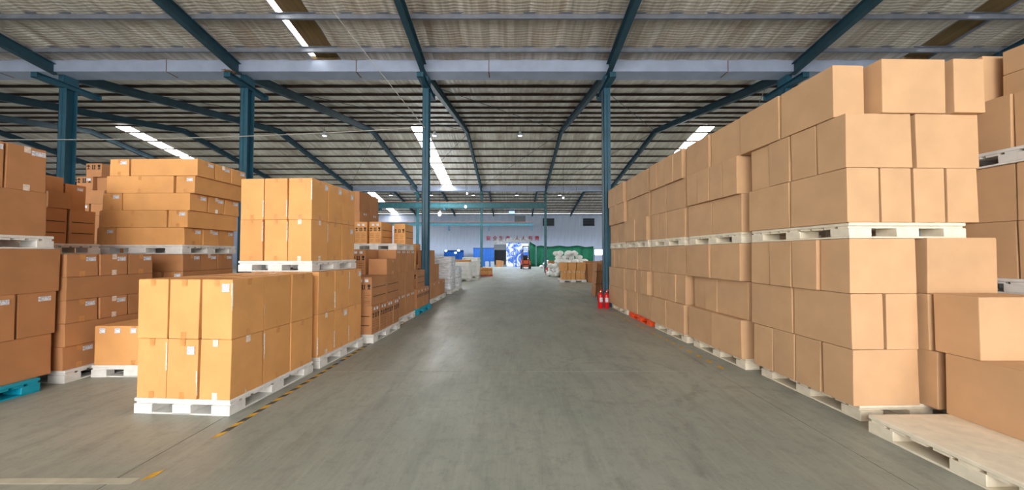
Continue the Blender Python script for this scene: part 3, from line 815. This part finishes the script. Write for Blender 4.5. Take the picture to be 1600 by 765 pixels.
# beyond the column
S6 = Stack(-2.78, 11.85, -3, -1, 'stack just past left column', M_BROWN, 'cartons just past the left aisle column')
S6.pallet(-.02, 0, 0, 1.1, 2.05, PH, M_PAL, 'white pallet just past the left aisle column')
for i in range(3): S6.box(0, i * .66, PH, .5, .66, .56, 'brown carton, bottom row, %s' % ORD[i], stick=(('right', .1, .48, .07, .07),))
for i in range(2): S6.box(.02, i * .6, PH + .56, .5, .58, .62, 'brown carton, middle row, %s' % ORD[i], prints=(('front', 'icons'),))
S6.box(.05, .1, PH + 1.18, .45, .6, .5, 'brown carton with open flaps, top row')
S6.box(.6, .3, PH + .56, .5, .6, .6, 'orange carton, inner column, lower', m=M_ORANGE)
S6.box(.6, .3, PH + 1.16, .5, .6, .4, 'orange carton, inner column, upper', m=M_ORANGE)
S6.box(.6, .3, PH, .5, .6, .558, 'orange carton, inner column, on pallet', m=M_ORANGE)
S6.box(.6, .3, PH + 1.562, .4, .5, .34, 'orange carton, inner column, topmost', m=M_ORANGE)

# stretch-wrapped pallet loads
def wrapped(x, y, w, d, h, rz, label, m, lumps, seed, pl_label, top=None):
    rn = random.Random(seed)
    pallet(x, y, 0, w, d, .14, rz, M_PAL, pl_label)
    bm = bmesh.new(); nu, nv = 44, 22
    rings = []
    for j in range(nv + 1):
        t = j / nv; ring = []
        for i in range(nu):
            a = 2 * math.pi * i / nu
            c, s = math.cos(a), math.sin(a)
            e = .22
            px = math.copysign(abs(c) ** e, c) * w / 2; py = math.copysign(abs(s) ** e, s) * d / 2
            k = 1 + lumps * (math.sin(t * 6.283 * 4) * .35 + rn.uniform(-.5, .5))
            ring.append(bm.verts.new((px * k, py * k, t * h)))
        rings.append(ring)
    for j in range(nv):
        for i in range(nu):
            q = (i + 1) % nu; bm.faces.new((rings[j][i], rings[j][q], rings[j + 1][q], rings[j + 1][i]))
    bm.faces.new(rings[0][::-1]); bm.faces.new(rings[-1])
    me = bpy.data.meshes.new('wrapped_load'); bm.to_mesh(me); bm.free(); me.materials.append(m)
    for p in me.polygons: p.use_smooth = True
    o = put('wrapped_load', me, None, (x, y, .14), rz); tag(o, label, 'wrapped load')
    return o
wrapped(-3.12, 15.4, 1.05, 1.1, 1.46, 0, 'tall load wrapped in shiny clear film on the left', M_FILM, .035, 1, 'pallet under the tall film wrapped load')
wrapped(-3.0, 16.75, 1.0, 1.1, .95, 0, 'low film wrapped load just behind the tall wrapped one', M_FILM, .05, 2, 'pallet under the low film wrapped load')
wrapped(-3.3, 22.4, 1.35, 1.3, 1.06, 0, 'pale wrapped load topped with a carton, left of the aisle', M_WHITEBAG, .03, 3, 'pallet under the pale wrapped load')
carton(-3.3, 22.4, 1.205, 1.2, 1.1, .13, 0, M_ORANGE, 'flat orange carton lying on top of the pale wrapped load', 'loose cartons', tape=M_TAPE)
wrapped(-3.0, 25.6, 1.2, 1.5, 1.3, 0, 'lumpy white wrapped load farthest along the left', M_WHITEBAG, .06, 4, 'pallet under the farthest white wrapped load')

def blob_mesh(seed, sx, sy, sz):
    rn = random.Random(seed); bm = bmesh.new(); bmesh.ops.create_icosphere(bm, subdivisions=3, radius=1)
    ph = [(Vector((rn.uniform(-1, 1), rn.uniform(-1, 1), rn.uniform(-1, 1))).normalized(), rn.uniform(3, 7), rn.uniform(0, 6)) for _ in range(9)]
    for v in bm.verts:
        n = v.co.copy(); k = 1 + sum(.045 * math.sin(f * n.dot(d) + p) for d, f, p in ph)
        v.co = Vector((n.x * sx * k, n.y * sy * k, n.z * sz * k))
    me = bpy.data.meshes.new('sack'); bm.to_mesh(me); bm.free(); me.materials.append(M_WHITEBAG)
    for p in me.polygons: p.use_smooth = True
    return me
blobs = [blob_mesh(i, .27, .24, .2) for i in range(6)]
rb = random.Random(5)
def heap(cx, cy, rx, ry, h, label, group):
    # sacks tumbled over one another: courses shrink towards the top, every sack turned its own way
    courses = max(2, int(h / .3)); done = []
    for c in range(courses):
        f = 1 - .62 * (c / courses) ** 1.7
        nx = int(rx * f / .5) + 1; ny = int(ry * f / .46) + 1
        for i in range(-nx, nx + 1):
            for j in range(-ny, ny + 1):
                ox, oy = (i + .5 * (j % 2) + .37 * c) * .5, (j + .41 * c) * .47
                ox = ox - round(ox / (2 * rx * f)) * 2 * rx * f; oy = oy - round(oy / (2 * ry * f)) * 2 * ry * f
                r = math.hypot(ox / (rx * f), oy / (ry * f))
                if r > 1 or (oy > .2 * ry and c < courses - 1 and c > 0): continue
                if any(c - q[2] < 2 and math.hypot(ox - q[0], oy - q[1]) < (.44 if c == q[2] else .2) for q in done): continue
                done.append((ox, oy, c))
                o = put('sack', blobs[rb.randint(0, 5)], None, (cx + ox + rb.uniform(-.06, .06), cy + oy, .19 + c * .31), rb.uniform(0, 3.1))
                o.rotation_euler.x = rb.uniform(-.5, .5) if c else rb.uniform(-.1, .1)
                tag(o, label, 'sack', group)
heap(4.35, 26.6, 1.65, 1.3, 1.85, 'white plastic sack in the big heap on the right', 'white sacks heaped at the right')
heap(8.3, 29.0, 1.4, 1.2, 1.1, 'white plastic sack in the low heap behind the cartons', 'white sacks in the low heap')

# ------------------------------------------------------------------ left back rows: long flat cartons and far left stacks
FG = 'long flat cartons at the left'
fl_, fw_, fh_ = 1.1, .368, .31
ROW5 = ('bottom row', 'second row', 'third row', 'fourth row', 'top row')
def flat_stack(st, rows, z, lean=0.0, front=False, only=None, fl=1.1):
    for ri, seq in enumerate(rows):
        if only is not None and ri not in only: continue
        dx = -lean * ri; wob = RV.uniform(-.02, .02); zz_ = z + ri * fh_
        if seq == 'W':          # three ends to the aisle, long sides to the camera
            for i in range(3):
                st.box(dx + wob, i * fw_, zz_, fl, fw_, fh_ - .002, 'long flat carton, %s, %s' % (ROW5[ri], ORD[i]), tape=M_CLEAR if i == 1 else M_TAPE, tabs='x', stick=(rc('right', .09, .24),))
            if front:
                st.box(dx + wob + fl + .015, 0.01, zz_, fw_, fl_, fh_ - .002, 'long flat carton, %s, left end facing the camera' % ROW5[ri], tape=M_TAPE, stick=(rc('front', .08, .24),))
        else:
            st.box(dx + wob, 0, zz_, fw_, fl_, fh_ - .002, 'long flat carton, %s, lengthwise by the aisle' % ROW5[ri], tape=M_TAPE, stick=(rc('front', .08, .24),) if front else ())
            if front:
                st.box(dx + wob + fw_ + .02, -.005, zz_, fl, fw_, fh_ - .002, 'long flat carton, %s, broad side facing the camera' % ROW5[ri], tape=M_TAPE, stick=())
S7 = Stack(-5.95, 4.62, -1, -1, 'left stack beyond cyan corner pallet', M_BROWN, FG)
S7.pallet(-.02, .0, 0, 1.2, 1.2, PH, M_PAL, 'greyish pallet on the floor left of the three label carton')
flat_stack(S7, ('W', 'L', 'W', 'L', 'W'), PH)
# a second row behind it carries a load of printed cartons
S7b = Stack(-7.08, 4.72, -1, -1, 'second row left', M_BROWN, 'printed cartons in the second row at the left')
S7b.pallet(0, 0, 0, 1.1, 1.15, PH, M_PAL, 'white pallet on the floor hidden behind the left flat cartons')
for i in range(3): S7b.box(.0, .05, PH + i * .5165, 1.05, 1.05, .515, 'large hidden brown carton, %s' % ROW5[i])
S7b.pallet(-.05, .0, PH + 5 * fh_, 1.1, 1.17, PH, M_PAL, 'white pallet under two lined brown cartons at the left')
zt = 2 * PH + 5 * fh_
for i in range(2):
    S7b.box(.0, .42 + i * .36, zt, .6, .35, .55, 'lined brown carton, %s' % ('left of two', 'right of two')[i], prints=(('right', 'rules'),))
S7b.box(.0, .52, zt + .55, .4, .3, .25, 'printed carton lying on the lined cartons', stick=(('front', .1, .2, .1, .05),), prints=(('front', 'icons'),))
S7b.box(.14, .54, zt + .80, .36, .28, .26, 'small printed carton, uppermost', stick=(('front', .08, .21, .1, .05),), prints=(('front', 'icons'),))
S7b.box(.16, .84, zt + .55, .36, .28, .43, 'brown carton with label beside printed one', tape=M_CLEAR, stick=(('right', .05, .36, .08, .05), ('front', .1, .36, .1, .05)))
# stack behind it with printed boxes on top
S8 = Stack(-9.05, 7.6, 0, -1, 'high pile set back at left', M_BROWN, 'printed cartons set back at the left')
S8.pallet(-.1, 0, 0, 1.2, 1.2, PH, M_PAL, 'white pallet out of sight below the high pile at left')
for ri in range(4): S8.box(-.1, .05, PH + ri * .6, 1.0, 1.0, .598, 'big brown carton, %s' % ROW5[ri])
S8.box(.34, .05, PH + 2.4, .37, .4, .265, 'labelled carton, low left', stick=(('front', .1, .2, .09, .06),)); S8.box(-.04, .05, PH + 2.4, .36, .4, .265, 'plain carton, low right')
S8.box(.0, .04, PH + 2.665, .7, .4, .3, 'wide plain carton, middle')
S8.box(.27, .04, PH + 2.965, .38, .4, .3, 'labelled printed carton, left', stick=(('front', .1, .24, .1, .06),), prints=(('front', 'icons'),))
S8.box(-.08, .1, PH + 2.965, .33, .4, .3, 'plain carton, right')
S8.box(.07, .04, PH + 3.265, .37, .4, .3, 'printed carton, topmost', prints=(('front', 'icons'),))

S9 = Stack(-5.86, 6.16, -1, -1, 'lower load under leaning cartons', M_BROWN, FG)
S9.pallet(0, 0, 0, 1.62, 1.15, PH, M_PAL, 'white pallet at floor level under the leaning carton stack')
flat_stack(S9, ('L', 'W', 'L', 'L', 'W'), PH, front=True, fl=1.24)
S9u = Stack(-5.86, 6.16, -1, -1, 'leaning stack of flat cartons', M_ORANGE, FG)
S9u.pallet(.0, -.02, PH + 5 * fh_, 1.64, 1.17, PH, M_PAL, 'white pallet carrying the leaning stack of flat cartons')
flat_stack(S9u, ('W', 'L', 'W', 'L', 'W'), 2 * PH + 5 * fh_, lean=.055, front=True, fl=1.24)
# low load with three labels in front
S10 = Stack(-4.8, 4.86, 0, -1, 'in the gap behind nearest left stack', M_ORANGE, 'low load behind the nearest left stack')
S10.pallet(-.05, .0, 0, 1.12, .7, PH, M_PAL, 'white pallet under the low carton with three labels')
S10.box(-.05, .0, PH, 1.1, .62, .545, 'low broad orange carton with three white labels', tape=M_TAPE, stick=(('front', -.43, .48, .08, .07), ('front', -.22, .48, .08, .07), ('front', .0, .48, .08, .07)))
# far left
S11 = Stack(-5.99, 3.1, 0, -1, 'far left stack', M_BROWN, 'cartons at the far left')
S11.pallet(-.06, .15, 0, 1.2, 1.14, PH, M_PALCYAN, 'cyan pallet at the far left corner under big cartons')
S11.box(.0, .35, PH, .5, 1.1, .52, 'big brown carton, bottom row, broad side to aisle')
for z_, n_ in ((PH, 'bottom row'), (PH + 1.065, 'third row'), (2 * PH + 1.615, 'fourth row')): S11.box(.52, .36, z_, .5, 1.05, .515 if z_ == PH else .55, 'big brown carton, %s, inner one behind' % n_)
for i in range(3): S11.box(.0, .36 + i * .375, PH + .52, 1.0, .37, .545, 'brown carton, second row, %s' % ORD[i], stick=(('right', .06, .46, .12, .06),))
S11.box(.0, .4, PH + 1.065, .5, 1.1, .55, 'big brown carton, third row, broad side to aisle')
S11.pallet(0, .3, PH + 1.615, 1.15, 1.12, PH, M_PAL, 'white pallet midway up the far left stack')
S11.box(.0, .3, 2 * PH + 1.615, .5, 1.05, .555, 'big brown carton, fourth row, broad side to aisle')
for i in range(3): S11.box(.0, .22 + i * .375, 2 * PH + 2.17, .9, .37, .545, 'brown carton, top row, %s' % ORD[i], tape=M_CLEAR, tabs='x', stick=(('right', .1, .48, .13, .06),))

# ------------------------------------------------------------------ right side beyond the column
S12 = Stack(2.94, 20.75, 0, 1, 'pallet load before white sacks', M_ORANGE, 'cartons before the white sack heap')
S12.pallet(-.08, -.03, 0, 1.6, 1.1, PH, M_PAL, 'white pallet of orange cartons before the white sack heap')
NTH = ('first', 'second', 'third', 'fourth', 'fifth')
for i in range(5): S12.box(.0 + .02 + i * .285, .0, PH, .285, .6, .56, 'narrow orange carton, bottom row, %s from left' % NTH[i], stick=(('front', .08, .47, .07, .09),))
for i, (a, w) in enumerate(((-.06, .46), (.42, .5), (.94, .55))): S12.box(a, .0, PH + .56, w, .6, .47, 'orange carton, upper row, %s from left' % NTH[i])
S12.box(1.62, .1, 0, .5, .5, .62, 'orange carton standing on floor at right', m=M_BROWN)
S12.box(1.6, .1, .62, .6, .5, .5, 'orange carton second up at right', m=M_BROWN)
S12.box(1.62, 1.0, 0, 1.2, .6, 1.25, 'big brown carton behind at right', m=M_BROWN)
# bundle of flattened cardboard on edge
fb = empty('flattened_cardboard', (3.72, 14.35, 0)); tag(fb, 'bundle of flattened cardboard sheets standing on edge by the column', 'cardboard')
rq = random.Random(9)
for i in range(15):
    h = 1.36 + rq.uniform(-.1, .1)
    o = MB().box(-.008, .008, -.42 + rq.uniform(-.05, .05), .42 + rq.uniform(-.05, .05), .0, h, .004).build('cardboard_sheet', M_BROWN, fb, (-.36 + i * .05, 0, .008))
    o.rotation_euler = (0, R(rq.uniform(1, 4)), R(rq.uniform(-2, 2)))
for z in (.5, 1.0): MB().box(-.4, .48, -.47, -.465, z, z + .015).build('strap', M_DARK, fb)

def extinguisher(x, y, label, s=1.0):
    e = empty('fire_extinguisher', (x, y, 0), R(RV.uniform(-20, 20))); e.scale = (s, s, s); tag(e, label, 'fire extinguisher')
    MB().lathe([(.07, 0), (.08, .012), (.08, .4), (.072, .44), (.045, .475), (.022, .49), (.022, .51)], 20).build('cylinder', M_RED, e, smooth=True)
    vv = MB().cyl((0, 0, .51), (0, 0, .55), .024, .02, 10).build('valve', mat('brass', srgb(190, 160, 60), .35, metal=.7), e)
    MB().bar((-.02, 0, .56), (.1, 0, .6), .02, .012).bar((-.02, 0, .55), (.09, 0, .55), .02, .012).build('handle', M_RED, vv)
    pts = [(-.02, 0, .53), (-.07, -.02, .55), (-.11, -.03, .5), (-.105, -.03, .38), (-.1, -.03, .25)]
    MB().tube(pts, .01, 6).build('hose', M_DARK, vv)
    MB().cyl((0, -.02, .535), (0, -.045, .535), .016, n=10).build('gauge', mat('gauge_face', srgb(220, 220, 210), .4), vv)
    bm = MB()
    for k in range(-4, 4):
        a0, a1 = R(-90 + k * 9), R(-90 + (k + 1) * 9); r = .0812
        bm.bm.faces.new([bm.bm.verts.new((r * math.cos(a), r * math.sin(a), z)) for a, z in ((a0, .2), (a1, .2), (a1, .34), (a0, .34))])
    bm.build('sticker', M_STICK, e)
extinguisher(2.80, 10.98, 'red fire extinguisher, left of the pair by the right column')
extinguisher(2.985, 10.95, 'red fire extinguisher, right of the pair by the right column')
extinguisher(2.85, 28.6, 'distant red fire extinguisher at the foot of white sacks', 1.15)

# ------------------------------------------------------------------ far end
def curtain(name, x0, x1, y, z0, ztop, m, label, cat, amp=.12, n=60, wave=1.0):
    b = bmesh.new(); rows = 6; vs = []
    for j in range(rows + 1):
        r = []
        for i in range(n + 1):
            u = i / n; x = x0 + (x1 - x0) * u; zt_ = ztop(u)
            r.append(b.verts.new((x, y + amp * math.sin(u * (x1 - x0) * 5 * wave + 1.3 * math.sin(u * 9)) * (1 - .4 * j / rows), z0 + (zt_ - z0) * j / rows)))
        vs.append(r)
    for j in range(rows):
        for i in range(n): b.faces.new((vs[j][i], vs[j][i + 1], vs[j + 1][i + 1], vs[j + 1][i]))
    bmesh.ops.solidify(b, geom=b.faces[:], thickness=.02)
    me = bpy.data.meshes.new(name); b.to_mesh(me); b.free(); me.materials.append(m)
    for p in me.polygons: p.use_smooth = True
    return tag(put(name, me), label, cat)
curtain('green_curtain', 2.35, 3.2, 46.4, 0, lambda u: 3.35 - .5 * u, M_GREEN, 'tall green tarpaulin gathered beside the printed blue panel', 'tarpaulin', .1, 30)
curtain('green_curtain', 3.3, 11.0, 46.6, 0, lambda u: 2.75 + .07 * math.sin(u * 20) - .35 * max(0, u - .75), M_GREEN, 'long green tarpaulin screen along the end wall', 'tarpaulin', .12, 80)
curtain('blue_sheeting', -9.3, -6.6, 47.2, 0, lambda u: 2.2, M_BLUE, 'blue tarpaulin behind the work lights at the left end', 'tarpaulin', .05, 40)
# blue corrugated shed side
bs = empty('blue_partition', (-3.78, 46.2, 0)); tag(bs, 'blue corrugated metal partition left of the doorway', 'partition')
for i in range(9):
    x = -1.25 + i * .31
    MB().box(x - .15, x + .15, -.02, .02, 0, 2.45).bar((x - .08, -.035, 0), (x - .08, -.035, 2.45), .09, .03, up=(0, 1, 0)).build('panel', M_BLUE, bs)
MB().box(-1.42, 1.42, -.06, .06, 2.45, 2.52).build('top_rail', mat('blue_dark', srgb(10, 60, 120), .5), bs)
# printed panel
pp = empty('printed_panel', (.72, 45.0, 0)); tag(pp, 'tall blue and white patterned panel in front of the doorway', 'panel')
for x in (-1.02, -.02, .93): MB().box(x - .46, x + .46, -.03, .03, .03, 3.1, .01).build('leaf', M_MARBLE, pp)
MB().box(-1.5, 1.42, -.05, .05, 3.1, 3.16).box(-1.5, 1.42, -.05, .05, 0, .04).build('frame_rail', M_BLUE, pp)
# forklift
fk = empty('forklift', (1.55, 38.9, 0)); tag(fk, 'orange forklift truck parked before the patterned panel', 'forklift')
MB().box(-.52, .52, .1, 1.5, .28, .95, .08, 2).box(-.5, .5, 1.1, 1.6, .3, 1.12, .1, 2).build('body', M_ORANGEP, fk)
MB().box(-.54, .54, -.05, .35, .22, .62, .06, 2).build('bonnet', M_ORANGEP, fk)
for s in (-1, 1):
    for y in (.12, 1.25):
        wh = MB().cyl((s * .42, y, .26), (s * .58, y, .26), .26, n=18).build('wheel', M_DARK, fk); MB().cyl((s * .57, y, .26), (s * .595, y, .26), .12, n=12).build('hub', M_ORANGEP, wh)
    MB().box(s * .33 - .05, s * .33 + .05, -.24, -.12, .05, 2.55).build('mast_rail', mat('mast_dark', srgb(70, 70, 78), .5, metal=.3), fk)
    MB().box(s * .26 - .06, s * .26 + .06, -1.1, -.25, .06, .1).build('fork', M_DARK, fk)
    MB().bar((s * .46, .2, .9), (s * .42, .45, 2.05), .05, .05).bar((s * .46, 1.3, 1.0), (s * .42, 1.15, 2.05), .05, .05).build('cab_post', M_DARK, fk)
for z in (.5, 1.25, 2.5): MB().box(-.36, .36, -.22, -.16, z, z + .1).build('mast_crossbar', M_DARK, fk)
MB().box(-.46, .46, .4, 1.2, 2.05, 2.1).build('overhead_guard', M_DARK, fk)
MB().box(-.25, .25, .75, 1.2, .95, 1.1, .03).box(-.25, .25, 1.1, 1.22, 1.05, 1.55, .03).build('seat', M_DARK, fk)
# timber crates right of it
for i, (x, y, w, d, h, lab) in enumerate(((4.1, 37.5, 1.1, .8, .62, 'low wooden crate standing on floor right of the forklift'), (4.55, 38.6, .9, .7, .95, 'taller wooden crate behind the low crate'))):
    c = empty('wooden_crate', (x, y, 0)); tag(c, lab, 'crate')
    for k in range(4):
        z = h * (k + .5) / 4
        for sy in (-1, 1): MB().box(-w / 2, w / 2, sy * d / 2 - .012, sy * d / 2 + .012, z - h / 9, z + h / 9).build('board', M_BROWN, c)
        for sx in (-1, 1): MB().box(sx * w / 2 - .012, sx * w / 2 + .012, -d / 2, d / 2, z - h / 9, z + h / 9).build('board', M_BROWN, c)
    for sx in (-1, 1):
        for sy in (-1, 1): MB().box(sx * w / 2 - .04, sx * w / 2 + .04, sy * d / 2 - .04, sy * d / 2 + .04, 0, h).build('corner_post', M_BROWN, c)
    MB().box(-w / 2, w / 2, -d / 2, d / 2, .02, .05).build('bottom', M_BROWN, c)
heap(4.0, 41.0, .6, .5, 1.1, 'white sack beside the crates near the green tarpaulin', 'white sacks by the crates')
# small loads ahead of the blue partition
S13 = Stack(-2.55, 26.4, 0, 1, 'small load in mid aisle distance', M_ORANGE, 'small cartons far down the aisle')
S13.pallet(0, 0, 0, 1.05, .9, .13, mat('pallet_red', srgb(196, 70, 60), .5), 'red pallet far down the aisle under small cartons')
for i in range(3): S13.box(.02 + i * .34, .02, .13, .335, .6, .52, 'small printed carton, %s from left' % NTH[i], prints=(('front', 'icons'),))
S14 = Stack(-3.1, 27.4, 0, 1, 'left of red pallet load', M_ORANGE, 'small cartons far down the aisle')
S14.pallet(-.05, 0, 0, .5, .7, .13, M_PAL, 'small white pallet left of the red pallet')
for i in range(2): S14.box(0, .05, .13 + i * .3, .4, .5, .298, 'small carton, %s of two' % ('lower', 'upper')[i])
for i, (x, y, h) in enumerate(((-1.75, 45.6, .85), (-1.55, 50.0, .7))):
    carton(x, y, 0, .7, .6, h, 0, M_BROWN, ('brown carton standing on floor at the doorway edge', 'smaller brown carton on floor within the doorway')[i], 'cartons by the doorway')
# white folded boards leaning near the blue partition
for i, x in enumerate((-4.6, -3.2, -2.5)):
    o = MB().box(-.25, .25, -.02, .02, 0, .75, .01).build('leaning_board', M_WALLGREY, None, (x, 44.6, .003)); o.rotation_euler = (R(-18), R(0), R(6 * i))
    tag(o, 'pale grey board leaning before the blue partition, %s' % ('leftmost', 'middle one', 'rightmost')[i], 'board')
# work lights on stands
for i, (x, z) in enumerate(((-8.6, 2.1), (-7.35, 1.85), (-6.95, 2.15))):
    e = empty('work_light', (x, 45.0, 0)); tag(e, 'glaring work light on a stand at left end, %s' % ('leftmost', 'middle lowest', 'rightmost')[i], 'work light')
    MB().cyl((0, 0, .3), (0, 0, z - .12), .025, n=8).build('stand', M_DARK, e)
    for k in range(3):
        a = 2.094 * k; MB().cyl((0, 0, .45), (.35 * math.cos(a), .35 * math.sin(a), 0.012), .015, n=6).build('leg', M_DARK, e)
    MB().box(-.16, .16, -.02, .1, z - .12, z + .12, .02).build('lamp_head', M_DARK, e)
    MB().box(-.14, .14, -.03, -.02, z - .1, z + .1).build('lamp_lens', M_LAMP, e)
# lit opening at the right end
lw = empty('lit_window', (12.4, 49.0, 0)); tag(lw, 'glaring white lit hatch at the right end behind sacks', 'window')
MB().box(-.7, .7, 0, .06, 1.55, 2.35).build('lit_pane', M_LITWIN, lw)
MB().box(-.78, .78, -.02, .08, 1.47, 1.55).box(-.78, .78, -.02, .08, 2.35, 2.43).box(-.78, -.7, -.02, .08, 0, 2.43).box(.7, .78, -.02, .08, 0, 2.43).build('frame', M_TEAL, lw)
# blue lit board high on the wall
ls = empty('lit_sign', (-.02, 52.8, 0)); tag(ls, 'small glowing blue sign board high before the end wall', 'sign')
MB().box(-.42, .42, 0, .06, 8.3 - .45, 8.3 + .05).build('sign_face', M_LITSIGN, ls)
MB().box(-.46, .46, .06, .12, 7.8, 8.4).build('housing', M_STEEL, ls)
MB().cyl((-.3, .08, 8.4), (-.3, .08, 9.0), .01, n=5).cyl((.3, .08, 8.4), (.3, .08, 9.0), .01, n=5).build('hanger', M_STEEL, ls)

# red slogan letters on the end wall
sg = empty('wall_slogan', (0, YW - .1, 4.15)); tag(sg, 'red slogan of eight characters across the end wall', 'sign')
for ch, px in zip('安全生产人人有责', (763, 773.5, 783, 793.5, 808, 818, 829, 839)):
    cu = bpy.data.curves.new('character', 'FONT'); cu.body = ch; cu.size = .78; cu.extrude = .02; cu.align_x = 'CENTER'; cu.offset = .012
    cu.resolution_u = 2
    t = bpy.data.objects.new('character', cu); COL.objects.link(t)
    bpy.context.view_layer.update()
    me = bpy.data.meshes.new_from_object(t.evaluated_get(bpy.context.evaluated_depsgraph_get()))
    bpy.data.objects.remove(t)
    me.materials.clear(); me.materials.append(M_SIGNRED)
    o = put('character', me, sg, ((px - 800) * 53.9 / 540, 0, -.3)); o.rotation_euler = (R(90), 0, 0)

# ------------------------------------------------------------------ floor markings
def hazard(x0, y0, x1, y1, pitch, label, black=True, start=0.0, skip=()):
    e = empty('floor_marking', (x0, y0, 0.0012)); tag(e, label, 'floor marking')
    d = Vector((x1 - x0, y1 - y0, 0)); n = int(d.length / pitch); d.normalize(); s = Vector((d.y, -d.x, 0)); w = .055
    for i in range(n):
        if i in skip: continue
        for k, m in ((0, M_YELLOW), (1, M_TAPEBLK)):
            if k and not black: continue
            if RV.random() < .1: continue
            a = d * (i * pitch + k * pitch / 2); b = d * (i * pitch + (k + 1) * pitch / 2 - .004); sk = d * .05
            bm = bmesh.new()
            q = [a - s * w / 2, b - s * w / 2, b + s * w / 2 + sk, a + s * w / 2 + sk]
            lo_ = [bm.verts.new(p) for p in q]; hi_ = [bm.verts.new(p + Vector((0, 0, .0012))) for p in q]
            bm.faces.new(hi_); bm.faces.new(lo_[::-1])
            for r_ in range(4): bm.faces.new((lo_[r_], lo_[(r_ + 1) % 4], hi_[(r_ + 1) % 4], hi_[r_]))
            bmesh.ops.recalc_face_normals(bm, faces=bm.faces)
            me = bpy.data.meshes.new('stripe'); bm.to_mesh(me); bm.free(); me.materials.append(m)
            put('stripe', me, e)
hazard(-2.79, 2.66, -2.68, 9.2, .2, 'worn yellow and black hazard tape along the left pallets', skip=(1, 2))
hazard(3.17, 5.2, 2.95, 10.4, .28, 'worn yellow dashes along the right pallets', black=False)
tag(MB().box(-4.2, -2.85, -.035, .035, 0.0, .0014).build('painted_line', M_PALELINE, None, (0, 2.66, .001)), 'faint pale painted line at the lower left of the floor', 'floor marking')
